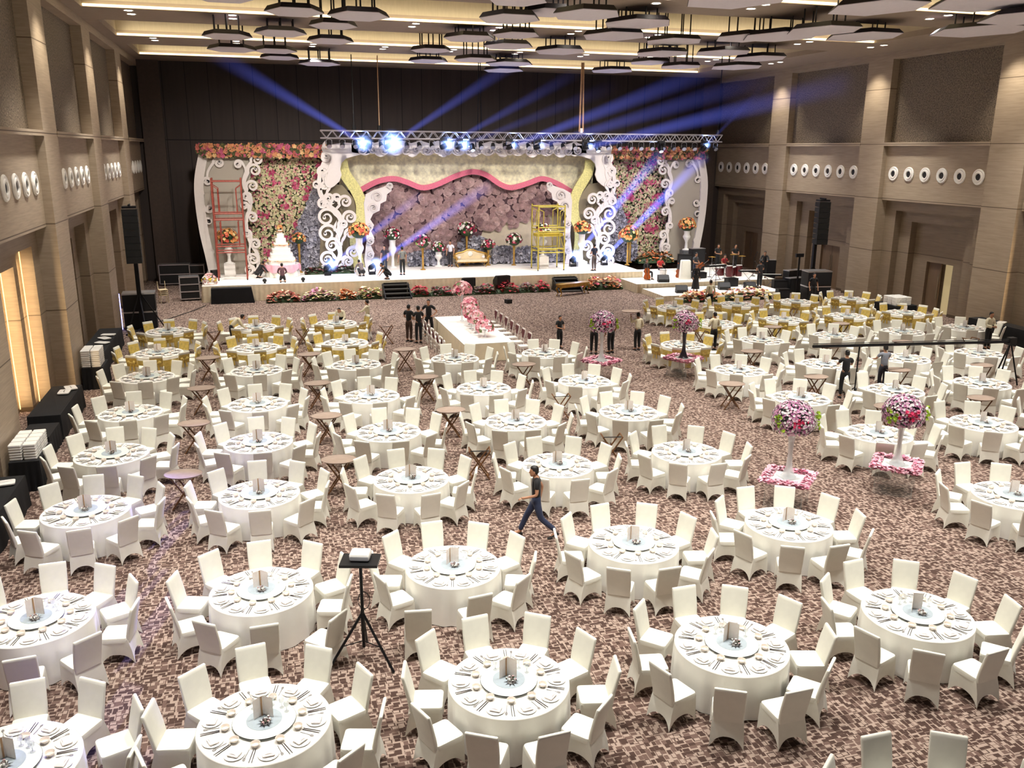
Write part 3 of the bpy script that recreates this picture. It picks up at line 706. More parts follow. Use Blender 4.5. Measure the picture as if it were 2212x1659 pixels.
# place settings
PLATE = MB().lathe([(.07, 0), (.135, .014), (.138, .018), (.13, .018), (.085, .007), (.01, .006)], 24)
NAP = MB(); NAP.loft([[(x, y, z) for x, y in rrect(hx, hy, .008, 1)] for z, hx, hy in ((0, .062, .078), (.016, .064, .08), (.024, .05, .066), (.036, .046, .03))])
BOWL = MB().lathe([(.026, 0), (.048, .02), (.062, .05), (.066, .058), (.060, .058), (.043, .026), (.005, .016)], 16)
CHOP = MB().tube([(-.125, 0, .008), (.125, 0, .008)], [.0052, .0038], 6)
SPOON = MB(); SPOON.tube([(-.11, 0, .006), (.055, 0, .006)], .004, 5); SPOON.ball((.075, 0, .008), (.03, .019, .005), 8, 4)
GLASS = MB().lathe([(.032, 0), (.032, .003), (.006, .008), (.006, .065), (.030, .09), (.036, .12), (.030, .15)], 14, cap1=False)
PM = dict(dinner_plate=(PLATE, M['porcelain']), napkin=(NAP, M['napkin']), rice_bowl=(BOWL, M['bowl']), chopstick=(CHOP, M['dark_wood']), spoon=(SPOON, M['steel']))
PMESH = {k: v[0].mesh(k, v[1], 40) for k, v in PM.items()}
PROTO = {}
def setting_spots(a):            # (kind, radius, angle, rz, z)
    d = 18
    return [('dinner_plate', .715, a, rad(a), 0), ('napkin', .715, a, rad(a), .0195), ('rice_bowl', .515, a-17, rad(a), 0), ('spoon', .70, a+12.5, rad(a+12.5), 0), ('chopstick', .715, a-15.2, rad(a-15.2), 0), ('chopstick', .715, a-17.8, rad(a-17.2), 0)]
def small(kind, loc, rz, label, cat, group):
    if kind not in PROTO:
        o = bpy.data.objects.new(kind, PMESH[kind]); COL.objects.link(o); PROTO[kind] = o
        tag(o, label, cat, group); o.location = loc; o.rotation_euler = (0, 0, rz); return o
    o = PROTO[kind].copy(); COL.objects.link(o); o.location = loc; o.rotation_euler = (0, 0, rz); o['label'] = label; return o
TAB = []
PHASE = {(2, 0): 3.0, (4, 0): 1.0, (1, 1): -2.5, (2, 1): 1.0, (7, 9): 0, (3, -1): 18}
for r in range(6):
    for c in range(5): TAB.append((c, r, 0))
for r in (6, 7):
    for c in range(3): TAB.append((c, r, 1))
for c, rows in ((5, (1, 2, 3, 4)), (6, (2, 3, 4, 5)), (7, (2, 3, 4, 5)), (8, (4, 5)), (9, (5,))):
    for r in rows: TAB.append((c, r, 0))
TAB.append((5, 5, 1))
for c in (6, 7, 8, 9):
    for r in (6, 7): TAB.append((c, r, 1))
TAB.append((3, -1, 0))
def tpos(c, r):
    if r == -1: return (7.45, 6.5)
    return (CX[c]+(.44 if (c, r) == (0, 0) else 0), RY[r])
def in_view(x, y, z, m=10):
    d = Vector((x, y, z-CH)); w = d.dot(_f)
    if w < 1: return False
    u = 1106+CF*d.dot(_R)/w; v = 829.5-CF*d.dot(_U)/w
    return -m < u < 2212+m and -m < v < 1659+m
def seen(x, y, zs=(.2, .6, .98), rr=.25):
    return any(in_view(x+a, y+b, z, 0) for z in zs for a, b in ((0, 0), (rr, 0), (-rr, 0), (0, rr), (0, -rr)))
TAB.sort(key=lambda q: (q[2], tpos(q[0], q[1])[1]+.25*abs(tpos(q[0], q[1])[0])))
CO = ['first', 'second', 'third', 'fourth', 'fifth', 'sixth', 'seventh', 'eighth', 'ninth', 'tenth']
RO = ['front-row', 'second-row', 'third-row', 'fourth-row', 'fifth-row', 'sixth-row', 'seventh-row', 'back-row']
SEAT = ['stage-side', 'first clockwise from stage-side', 'second clockwise from stage-side', 'third clockwise from stage-side', 'fourth clockwise from stage-side', 'fifth clockwise from stage-side',
        'sixth clockwise from stage-side', 'seventh clockwise from stage-side', 'eighth clockwise from stage-side', 'ninth clockwise from stage-side']
rg = random.Random(11)
n_white = 0; far_chairs = [MB(), MB(), MB()]
far = {k: MB() for k in PMESH}
cnt = dict.fromkeys(PMESH, 0)
SKIP = {(8, 6): (), }
PULL = {(1, 1, 4): (.48, 12), (2, 1, 6): (.55, 24)}
for c, r, gold in TAB:
    x, y = tpos(c, r); ph = PHASE.get((c, r), 1+rg.uniform(-1.5, 1.5))+(18 if r == -1 else 0)
    tl = ('table cut off by the bottom edge' if r == -1 else '%s table, %s column from buffet wall' % (RO[r], CO[c]))
    full = '%s table in %s column from buffet wall' % (RO[r], CO[c]) if r >= 0 else 'table cut off by the bottom edge'
    vis_t = seen(x, y, (.1, .76), .9)
    if vis_t:
        t = place(gtable0 if gold else table0, (x, y, 0), rad(rg.uniform(0, 360)), ('round gold-skirted table, ' if gold else 'round table under white cloth, ')+full)
        place(ls0, (x, y, .761), rad(rg.uniform(0, 360)), 'frosted glass turntable with grey centre disc on '+full)
        place(card0, (x-.01, y+.02, .8065), rad(rg.uniform(-15, 15)), 'folded pink menu card standing on turntable of '+full)
        place(posy0, (x+.01, y-.10, .8065), rad(rg.uniform(0, 360)), 'small dark posy before the menu card on '+full)
    for k in range(10):
        a = 92-36*k+ph+rg.uniform(-2.2, 2.2); rr = 1.27+rg.uniform(-.05, .06); tw = rg.uniform(-4, 4)
        if (c, r, k) in PULL: rr += PULL[(c, r, k)][0]; tw += PULL[(c, r, k)][1]
        px_, py_ = x+rr*math.cos(rad(a)), y+rr*math.sin(rad(a)); rz = rad(a+90+tw)
        if any(math.hypot(px_-q[0], py_-q[1]) < .44 for q in FLOORXY): continue
        if seen(px_, py_):
            lb = '%s %s seat, %s' % ('white covered chair,' if not gold else 'gold-sashed white chair,', SEAT[k], tl)
            if gold: place(gchair0, (px_, py_, 0), rz, lb)
            elif n_white < 300: n_white += 1; place(chair0, (px_, py_, 0), rz, lb)
            else:
                for mb, src in zip(far_chairs, (cb, cs_, ck)): mb.cat(src, (px_, py_, 0), rz)
        if not vis_t: continue
        for kd, rad_, an, rz2, dz in setting_spots(92-36*k+ph):
            sx, sy = x+rad_*math.cos(rad(an)), y+rad_*math.sin(rad(an))
            if not in_view(sx, sy, .77, 5): continue
            if cnt[kd] < 300:
                cnt[kd] += 1
                nm = {'dinner_plate': 'white dinner plate', 'napkin': 'folded napkin', 'rice_bowl': 'small pale bowl', 'spoon': 'steel spoon', 'chopstick': 'dark chopstick'}[kd]
                if kd == 'chopstick': nm = 'inner dark chopstick' if abs(an-(92-36*k+ph-15.2)) < .1 else 'outer dark chopstick'
                small(kd, (sx, sy, .7605+dz), rz2, '%s, %s seat, %s' % (nm, SEAT[k], tl), {'dinner_plate': 'plate', 'napkin': 'napkin', 'rice_bowl': 'bowl', 'spoon': 'spoon', 'chopstick': 'chopstick'}[kd], 'place settings on the round tables: '+kd.replace('_', ' '))
            else: far[kd].cat(PM[kd][0], (sx, sy, .7605+dz), rz2)
for o_, nm in ((table0, 0), (gtable0, 0)): pass
if far_chairs[0].v:
    t = MB()
    for q in far_chairs: t.cat(q)
    one('banquet_chair_rows', t, M['white_cloth'], 'remaining white covered chairs around the farther tables toward the doorway wall and stage', 'chairs', kind='stuff', smooth=50)
for kd, nm in (('dinner_plate', 'plates'), ('napkin', 'napkins'), ('rice_bowl', 'bowls'), ('spoon', 'spoons'), ('chopstick', 'chopsticks')):
    if far[kd].v: one('far_'+kd, far[kd], PM[kd][1], 'remaining tiny %s laid on the farther round tables' % nm, nm, kind='stuff')
for c, r in ((2, 1), (3, 0), (3, 1), (0, 0), (0, 1), (1, 0), (1, 1), (2, 0), (4, 0), (4, 1)):
    x, y = tpos(c, r); mb = MB(); q = random.Random(c*7+r)
    # wine glasses grouped on the turntable
    for k in range(5):
        a = rad(20+k*24+q.uniform(-4, 4))
        o = bpy.data.objects.get('stem_glass_mesh')
        lb = 'clear stem glass, %s in turntable arc, %s table, %s column from buffet wall' % (CO[k], RO[r], CO[c])
        if 'stem_glass' not in PMESH: PMESH['stem_glass'] = GLASS.mesh('stem_glass', M['crystal'], 40)
        small('stem_glass', (x+.32*math.cos(a), y+.32*math.sin(a), .8015), 0, lb, 'glass', 'stem glasses on the turntables')
# ------------------------------------------------------------------ stage
SX0, SX1, SY0, SY1 = -3.2, 23.6, 51.1, 59.2
M['stage_white'] = mat('white_stage_carpet', (250, 244, 238), .8, var=.02)
M['skirt'] = mat('cream_pleated_skirt', (222, 206, 176), .75, var=.08, scale=4)
def pleats(pts, z0, z1, amp=.05, wl=.28):
    mb = MB(); top, bot = [], []; s_ = 0.0
    for i in range(len(pts)-1):
        a, b = Vector(pts[i]), Vector(pts[i+1]); L = (b-a).length; n = max(2, int(L/wl*4)); d = (b-a)/L; nr = Vector((d.y, -d.x))
        for j in range(n+(1 if i == len(pts)-2 else 0)):
            t = j/n; w = math.sin(2*PI*(s_+L*t)/wl); p = a+(b-a)*t
            q = p+nr*(amp*w+amp); top.append((p.x+nr.x*.012, p.y+nr.y*.012, z1)); bot.append((q.x, q.y, z0))
        s_ += L
    n = len(top)
    return mb.add(top+bot, [(i, i+1, n+i+1, n+i) for i in range(n-1)])
st = thing('stage_platform', 'wide white stage platform with cream pleated skirt along the far wall', 'stage')
MB().box(SX0, SX1, SY0, SY1, DK-.12, DK).build('deck', M['stage_white'], st, 0)
pleats([(SX0, SY1), (SX0, SY0), (SX1, SY0)], .01, DK-.02).build('skirt', M['skirt'], st, 60)
MB().box(SX0+.1, SX1-.1, SY0+.15, SY1-.1, 0, DK-.13).build('frame', M['black'], st, 0)
st = thing('band_platform', 'upper white tier of the band platform beside the main stage', 'stage')
MB().box(22.0, 31.6, 48.4, 51.0, .43, .55).build('deck', M['stage_white'], st, 0); MB().box(23.7, 31.6, 51.0, 54.6, .43, .55).build('deck', M['stage_white'], st, 0)
pleats([(22.0, 51.0), (22.0, 48.4), (31.6, 48.4)], .01, .54).build('skirt', M['skirt'], st, 60)
st = thing('band_platform', 'lower white front tier of the band platform', 'stage')
MB().box(22.3, 30.2, 45.3, 48.2, .20, .30).build('deck', M['stage_white'], st, 0)
pleats([(22.3, 48.2), (22.3, 45.3), (30.2, 45.3)], .01, .29).build('skirt', M['skirt'], st, 60)
mb = MB(); mb.prism([(-2.75, .0), (-.42, .0), (-.55, .86), (-2.7, .86)], 50.45, 50.98); one('black_draped_step', mb, M['black_cloth'], 'long low step draped in black cloth against the stage front', 'step', smooth=0)
for x, y, lb in ((7.6, 49.6, 'dark striped stage steps against the skirt near the crouching crew member'), (18.2, 49.65, 'dark striped stage steps behind the gold bench')):
    t = thing('stage_steps', lb, 'steps', (x, y, 0))
    for k in range(4): MB().box(-.8, .8, .05+k*.32, .05+k*.32+.34, .02+.21*k, .02+.21*k+.06).build('tread', mat('grey_tread', (70, 68, 66), .5), t, 0)
    for sx in (-.78, .72): MB().prism([(.0, .0), (1.3, .0), (1.3, .78), (1.2, .78), (.0, .1)], sx, sx+.06, 'YZ').build('stringer', M['black_metal'], t, 0)
    MB().box(-.7, .7, 1.25, 1.3, 0, .8).build('back_panel', M['black'], t, 0)
# flowers along the stage front
def blossom(mb, c, r, rg, n=5):
    a0 = rg.uniform(0, 6.28); tx, ty = rg.uniform(-.5, .5), rg.uniform(-.5, .5); k = len(mb.v); vs = [(c[0], c[1], c[2]+r*.15)]
    for j in range(2*n):
        a = a0+PI*j/n; q = r*(1.0 if j % 2 else .72); dx, dy = q*math.cos(a), q*math.sin(a)
        vs.append((c[0]+dx, c[1]+dy, c[2]+dx*tx+dy*ty+r*.35))
    mb.add(vs, [(0, 1+j, 1+(j+1) % (2*n)) for j in range(2*n)])
def vblossom(mb, c, r, rg, n=5):        # facing the hall (-Y)
    a0 = rg.uniform(0, 6.28); tx, tz = rg.uniform(-.4, .4), rg.uniform(-.4, .4); vs = [(c[0], c[1]+r*.3, c[2])]
    for j in range(2*n):
        a = a0+PI*j/n; q = r*(1.0 if j % 2 else .72); dx, dz = q*math.cos(a), q*math.sin(a)
        vs.append((c[0]+dx, c[1]-r*.12+dx*tx+dz*tz, c[2]+dz))
    mb.add(vs, [(0, 1+(j+1) % (2*n), 1+j) for j in range(2*n)])
def mound(label, x0, x1, yc, depth, hgt, pal, seed, dens=30, rb=.1, cat='flowers', z0=0.0, name='flower_bed'):
    rg = random.Random(seed); t = thing(name, label, cat, ((x0+x1)/2, yc, z0)); hw = (x1-x0)/2
    g = MB(); n = 14
    g.loft([[(q*hw, -depth*.5*k, 0) if False else (q*hw, depth*.48*math.cos(PI*j/(n-1)), max(.01, hgt*.62*e*math.sin(PI*j/(n-1)))) for j in range(n)] for q, e, k in ((-1, .5, 1), (-.6, .9, 1), (0, 1, 1), (.6, .9, 1), (1, .5, 1))], False, False)
    g.build('greenery', M['leaf'], t)
    b = MB()
    for i in range(int(3.4*dens*(x1-x0))):
        q = rg.uniform(-1, 1)*(1-.06/hw); a = rg.uniform(.05, .95)*PI; e = (1-.45*abs(q)**3)*(1+.12*math.sin(q*hw*5+seed))
        blossom(b, (q*hw, -depth*.5*math.cos(a)*rg.uniform(.9, 1.05), hgt*e*math.sin(a)*rg.uniform(.85, 1.05)), rb*rg.uniform(.7, 1.25), rg)
    b.build('blossoms', palette('bed_palette', pal), t, 0); return t
PAL_A = [((206, 110, 96), 4), ((224, 150, 130), 3), ((240, 226, 190), 2), ((120, 60, 56), 1)]
PAL_B = [((246, 236, 206), 5), ((226, 150, 190), 3), ((238, 220, 160), 2), ((96, 110, 60), 1)]
PAL_C = [((216, 130, 96), 4), ((238, 170, 120), 3), ((246, 236, 206), 2)]
PAL_D = [((246, 240, 204), 5), ((226, 214, 140), 3), ((214, 110, 120), 2), ((110, 124, 60), 2)]
PAL_E = [((140, 116, 118), 6), ((176, 150, 150), 3), ((204, 60, 84), 2), ((70, 80, 56), 3)]
PAL_R = [((204, 56, 78), 5), ((224, 104, 112), 3), ((120, 40, 50), 1), ((90, 100, 66), 1)]
yb = 50.4
mound('coral and cream flower bed at stage front beside the black draped step', .2, 2.1, yb, .8, .55, PAL_A, 1)
mound('cream and orchid-pink flower bed at the stage front', 2.15, 4.1, yb, .8, .6, PAL_B, 2)
mound('peach flower bed at the stage front, third from the black step', 4.15, 5.3, yb, .8, .5, PAL_C, 3)
mound('pale yellow flower bed at the stage front beside the first stage steps', 5.35, 6.7, yb, .8, .65, PAL_D, 4)
xs = [8.5, 9.6, 11.0, 12.2, 13.7, 15.1, 16.2, 17.1]
for i in range(7):
    mound(('dusty grey-mauve' if i % 2 else 'red and pink')+' flower clump at stage front, %s after the first stage steps' % ORD[i], xs[i], xs[i+1]-.05, yb+.1, .8, .5 if i % 2 else .62, PAL_E if i % 2 else PAL_R, 10+i, 34, .085)
mound('peach and pink flower bed at the stage corner next to the band platform', 19.4, 21.8, yb, .9, .75, [((240, 160, 110), 4), ((232, 120, 150), 3), ((250, 236, 200), 3), ((110, 124, 70), 1)], 30)
mound('peach, cream and rose flower bed along the front of the band platform', 23.2, 25.8, 44.8, .8, .6, [((242, 170, 120), 4), ((250, 232, 186), 4), ((232, 100, 110), 2)], 31)
mound('cream and pink flower bed along the band platform, nearer the doorway wall', 25.9, 28.9, 44.8, .8, .65, [((250, 236, 180), 4), ((246, 178, 190), 4), ((240, 200, 120), 2)], 32)
# ------------------------------------------------------------------ backdrop flats
XC = 13.45
def P(u, v, y): q = GY(u, v, y); return (q.x, q.z)
def mir(pts): return [(2*XC-a, b) for a, b in pts]
def smooth_path(pts, n=8):
    o = []
    for i in range(len(pts)-1):
        p0, p1, p2, p3 = pts[max(i-1, 0)], pts[i], pts[i+1], pts[min(i+2, len(pts)-1)]
        for j in range(n):
            t = j/n; t2, t3 = t*t, t*t*t
            o.append(tuple(.5*((2*p1[k])+(-p0[k]+p2[k])*t+(2*p0[k]-5*p1[k]+4*p2[k]-p3[k])*t2+(-p0[k]+3*p1[k]-3*p2[k]+p3[k])*t3) for k in (0, 1)))
    return o+[pts[-1]]
def spiral(c, r, a0, turns, sg, n=30):
    return [(c[0]+r*(1-.78*i/n)*math.cos(rad(a0)+sg*2*PI*turns*i/n), c[1]+r*(1-.78*i/n)*math.sin(rad(a0)+sg*2*PI*turns*i/n)) for i in range(n+1)]
def curl(mb, c, r, a0, sg, y, w=.13, turns=1.45, mirror=False, stem=None):
    p = spiral(c, r, a0, turns, sg)
    if stem: p = smooth_path([stem, ((stem[0]+p[0][0])/2+(p[0][1]-stem[1])*.12*sg, (stem[1]+p[0][1])/2-(p[0][0]-stem[0])*.12*sg), p[0]], 6)[:-1]+p
    n = len(p); ws = [w*(.55+.45*math.sin(PI*min(1, i/n*1.15))) for i in range(n)]
    if mirror: p = mir(p)
    mb.ribbon(p, ws, y, y+.10)
    e = p[-1]; mb.prism([(e[0]+w*1.25*math.cos(2*PI*j/12), e[1]+w*1.25*math.sin(2*PI*j/12)) for j in range(12)], y, y+.10)
NC = [0]
def curlo(par, m_, c, r, a0, sg, y, w=.13, turns=1.45, mirror=False, stem=None, nm='scroll'):
    NC[0] += 1; mb = MB(); curl(mb, c, r, a0, sg, y-.0035*(NC[0] % 17), w, turns, mirror, stem); return mb.build(nm, m_, par, 0)
def leafshape(mb, c, L, W, ang, y, mirror=False):
    p = []
    for i in range(13):
        t = i/12; w = W*math.sin(PI*t**.7); p.append((L*t, w))
    for i in range(11, 0, -1):
        t = i/12; w = W*math.sin(PI*t**.7); p.append((L*t, -w*.35))
    ca, sa = math.cos(rad(ang)), math.sin(rad(ang)); q = [(c[0]+a*ca-b*sa, c[1]+a*sa+b*ca) for a, b in p]
    if mirror: q = mir(q)
    mb.prism(q, y, y+.09)
M['scroll'] = mat('white_foam_scroll', (232, 224, 218), .6, var=.02); M['ivory'] = mat('ivory_relief', (216, 206, 200), .6, var=.02)
M['wing_grey'] = mat('warm_grey_flat', (178, 170, 156), .7, var=.03, scale=1)
M['olive'] = mat('olive_taupe_flat', (146, 134, 108), .7, var=.04, scale=1)
M['creamwall'] = mat('cream_rosette_wall', (236, 226, 190), .85, var=.22, scale=5.5, bump=.8)
M['lemon'] = mat('lemon_flower_ribbon', (226, 218, 146), .85, var=.18, scale=12, bump=.7)
M['pinkband'] = mat('rose_pink_band', (224, 118, 140), .8, var=.1, scale=14, bump=.4)
M['deepgreen'] = mat('dark_green_backing', (52, 58, 34), .9, var=.4, scale=16)
FW = [((224, 214, 174), 7), ((196, 198, 146), 4), ((196, 96, 122), 2), ((222, 150, 158), 2), ((128, 132, 88), 2), ((238, 226, 196), 3)]
M['fw'] = palette('flower_wall_petals', FW)
M['magenta'] = palette('magenta_clusters', [((192, 74, 112), 4), ((216, 112, 142), 4), ((160, 54, 84), 1)])
M['garl'] = palette('garland_petals', [((214, 150, 104), 5), ((196, 110, 96), 3), ((196, 96, 126), 3), ((228, 190, 136), 2), ((80, 84, 48), 5)])
M['silver'] = palette('silver_leaves', [((150, 148, 158), 5), ((190, 188, 198), 3), ((110, 108, 118), 3), ((214, 212, 220), 1)], .4)
ZT = 8.0
def flower_wall(side):
    s = -1 if side else 1; fx = lambda x: 2*XC-x if side else x
    t = thing('flower_wall', 'tall wall of cream and magenta flowers %s' % ('behind the band, beside the cello' if side else 'behind the wedding cake'), 'flower wall')
    a, b = sorted((fx(-.9), fx(4.4))); MB().box(a, b, 56.6, 56.7, DK, ZT+.1).build('backing', M['deepgreen'], t, 0)
    rg = random.Random(5+side); m1 = MB(); m2 = MB()
    for i in range(4300):
        z = rg.uniform(DK+.2, ZT); x = rg.uniform(-.8, 4.3)
        lim = 4.3-2.6*max(0, min(1, (7.2-z)/5.6))
        if x > lim+.3: continue
        vblossom(m1, (fx(x), 56.5, z), rg.uniform(.055, .10), rg)
    for i in range(30):
        z = rg.uniform(1.6, 7.8); x = rg.uniform(-.2, 4.1); lim = 4.1-2.5*max(0, min(1, (7.2-z)/5.6))
        if x > lim: continue
        for j in range(9): vblossom(m2, (fx(x+rg.uniform(-.22, .22)), 56.42, z+rg.uniform(-.18, .18)), rg.uniform(.06, .11), rg)
    m1.build('blossoms', M['fw'], t, 0); m2.build('magenta_blossoms', M['magenta'], t, 0)
    sv = thing('silver_foliage', 'mound of silver-grey leaves %s' % ('on the band side of the flower wall' if side else 'between the cake wall and the white scroll arch'), 'foliage'); m = MB()
    for i in range(1500):
        z = rg.uniform(DK+.05, 7.3); lo = 4.2-2.7*max(0, min(1, (7.4-z)/5.4)); x = rg.uniform(lo, 4.5)
        vblossom(m, (fx(x), 56.12, z), rg.uniform(.08, .16), rg, 3)
    m.build('leaves', M['silver'], sv, 0); a, b = sorted((fx(1.6), fx(4.5))); MB().prism([(fx(1.5), DK), (fx(4.5), DK), (fx(4.5), 7.2), (fx(4.1), 7.2), (fx(2.6), 4.2)], 56.19, 56.25).build('backing', mat('grey_backing', (96, 94, 100), .8), sv, 0)
    g = thing('flower_garland', 'orange and pink flower garland along the top of the %s flower wall' % ('band-side' if side else 'cake-side'), 'garland'); m = MB()
    L0, L1 = -3.05, 4.4
    for i in range(620):
        x = rg.uniform(L0, L1); vblossom(m, (fx(x), 55.36+rg.uniform(-.12, .1), 8.28+rg.uniform(-.34, .32)), rg.uniform(.09, .19), rg)
    m.build('blossoms', M['garl'], g, 0)
    a, b = sorted((fx(L0), fx(L1))); MB().box(a+.1, b-.1, 55.36, 55.55, 8.05, 8.45).build('foliage', M['leaf'], g, 0)
    return t
flower_wall(0); flower_wall(1)
def wing(side):
    mi = bool(side); f = (lambda p: mir(p)) if mi else (lambda p: p)
    t = thing('curved_side_panel', 'tall grey side panel with white curved edge and scrolls %s' % ('behind the band' if side else 'behind the red scaffold tower'), 'stage panel')
    y = 55.6
    outer = smooth_path([P(430, 335, y), P(421, 390, y), P(423, 440, y), P(432, 500, y), P(446, 560, y), P(455, 602, y)], 6)
    z0 = DK
    outer = [(a, max(b, z0+.02)) for a, b in outer]
    inn = [P(548, 335, y), P(535, 420, y), P(528, 500, y), P(540, 560, y), P(545, 600, y)]; inn = [(a, max(b, z0+.02)) for a, b in inn]
    MB().prism(f(outer+inn[::-1]), y+.25, y+.33).build('panel', M['wing_grey'], t, 0)
    mb = MB(); mb.ribbon(f([(a+.22, b) for a, b in outer]), .26, y+.05, y+.22); mb.build('edge', M['scroll'], t, 0)
    mb = MB(); yy = y+.08
    for u, v, r, a0, sg, st in ((472, 352, .30, 180, -1, (448, 395)), (447, 392, .22, 160, -1, (440, 420)), (452, 450, .22, 200, 1, (438, 415)), (450, 478, .18, 160, -1, (444, 510)), (455, 545, .17, 150, -1, (450, 560))):
        curlo(t, M['scroll'], P(u, v, yy), r, a0, sg, yy, .085, mirror=mi, stem=P(*st, yy))
    mb = MB(); yy = y-.05
    stem = smooth_path([P(536, 360, yy), P(526, 395, yy), P(541, 440, yy), P(531, 480, yy), P(540, 520, yy), P(557, 552, yy), P(556, 585, yy), P(549, 601, yy)], 8)
    mb.ribbon(f(stem), [.07+.05*math.sin(PI*i/len(stem)) for i in range(len(stem))], yy, yy+.12)
    for u, v, r, a0, sg, st in ((555, 345, .36, 200, -1, (530, 380)), (515, 355, .24, 20, 1, (530, 380)), (550, 368, .40, 200, -1, (532, 410)), (545, 402, .36, 210, -1, (540, 440)), (533, 425, .26, 30, 1, (540, 450)), (528, 445, .24, 330, 1, (534, 470)),
                              (545, 470, .36, 210, -1, (532, 500)), (534, 505, .25, 330, 1, (540, 530)), (552, 527, .32, 190, -1, (545, 560)), (547, 560, .35, 150, -1, (556, 590)), (540, 583, .3, 40, 1, (552, 600))):
        curlo(t, M['scroll'], P(u, v, yy), r, a0, sg, yy-.02, .075, mirror=mi, stem=P(*st, yy))
    mb.build('scroll_column', M['scroll'], t, 0)
wing(0); wing(1)
# central portal
YA = 55.2
t = thing('portal_arch', 'big white scrollwork arch framing the centre of the stage', 'arch')
for mi in (False, True):
    f = mir if mi else (lambda p: p); y = YA
    mb = MB()
    # solid shoulder with curved inner edge
    sh = [P(u, v, y) for u, v in ((694, 318), (715, 312), (745, 308), (792, 312), (800, 330), (770, 336), (748, 342), (738, 352), (735, 365), (738, 378), (733, 392), (722, 402), (708, 410), (700, 400), (694, 380), (703, 350))]
    mb.prism(f(sh), y, y+.12)
    stem = smooth_path([P(708, 330, y), P(692, 372, y), P(690, 410, y), P(705, 440, y), P(730, 462, y), P(738, 490, y), P(728, 520, y), P(735, 548, y), P(722, 575, y), P(714, 588, y)], 8)
    stem = [(a, max(DK+.03, b)) for a, b in stem]
    mb.ribbon(f(stem), [.09+.07*math.sin(PI*i/len(stem)) for i in range(len(stem))], y-.04, y+.10)
    for u, v, r, a0, sg, st in ((705, 340, .36, 330, 1, (694, 380)), (697, 372, .40, 330, 1, (692, 410)), (702, 402, .30, 300, 1, (698, 425)), (712, 428, .34, 320, -1, (705, 442)), (697, 440, .30, 60, 1, (716, 455)),
                              (727, 428, .26, 200, -1, (716, 450)), (746, 436, .42, 210, -1, (724, 462)), (705, 470, .56, 20, 1, (734, 480)), (756, 470, .44, 200, -1, (738, 500)), (707, 505, .58, 20, 1, (732, 525)), (741, 485, .3, 200, -1, (733, 515)),
                              (757, 505, .35, 200, -1, (738, 530)), (718, 530, .46, 20, 1, (735, 545)), (763, 545, .40, 210, -1, (735, 562)), (707, 560, .48, 30, 1, (728, 575)), (752, 565, .34, 200, -1, (730, 580)), (703, 582, .3, 40, 1, (718, 588)), (745, 583, .28, 190, -1, (725, 590)), (684, 400, .24, 330, 1, (690, 425))):
        curlo(t, M['scroll'], P(u, v, y-.05), r, a0, sg, y-.06, .085, mirror=mi, stem=P(*st, y-.05))
    for u, v, L, W, an in ((700, 350, .6, .14, 100), (712, 405, .6, .14, 120), (722, 500, .7, .12, 75), (740, 522, .6, .12, 60), (725, 560, .6, .13, 110), (700, 322, .5, .14, 80)):
        lm = MB(); leafshape(lm, P(u, v, y-.05), L, W, an, y-.135-.003*(u % 7), mi); lm.build('leaf', M['scroll'], t, 0)
    mb.build('scroll_side', M['scroll'], t, 0)
mb = MB(); a = P(770, 320, YA); b = (2*XC-a[0], a[1])
zt, zb = P(900, 305, YA)[1], P(900, 333, YA)[1]
pts = [(a[0]-.3, zb+.1), (a[0]-.3, zt-.2)]; n = 26
for i in range(n+1): pts.append((a[0]+(b[0]-a[0])*i/n, zt-.12+.16*abs(math.sin(PI*i*.5))))
pts += [(b[0]+.3, zt-.2), (b[0]+.3, zb+.1)]
m_ = 15; low = []
for i in range(m_):
    x0 = b[0]-(b[0]-a[0])*i/m_; x1 = b[0]-(b[0]-a[0])*(i+1)/m_
    for j in range(7):
        q = j/7; low.append((x0+(x1-x0)*q, zb+.12-.30*math.sin(PI*q)*(1 if i % 2 else .7)))
mb.prism(pts+low, YA, YA+.12); mb.build('valance', M['scroll'], t, 0)
mb = MB()
for i in range(22):
    x = a[0]+(b[0]-a[0])*(i+.5)/22; curlo(t, M['ivory'], (x, zb+.22+.06*(i % 2)), .26, 180 if i % 2 else 0, 1 if i % 2 else -1, YA-.10, .06, nm='valance_scroll')
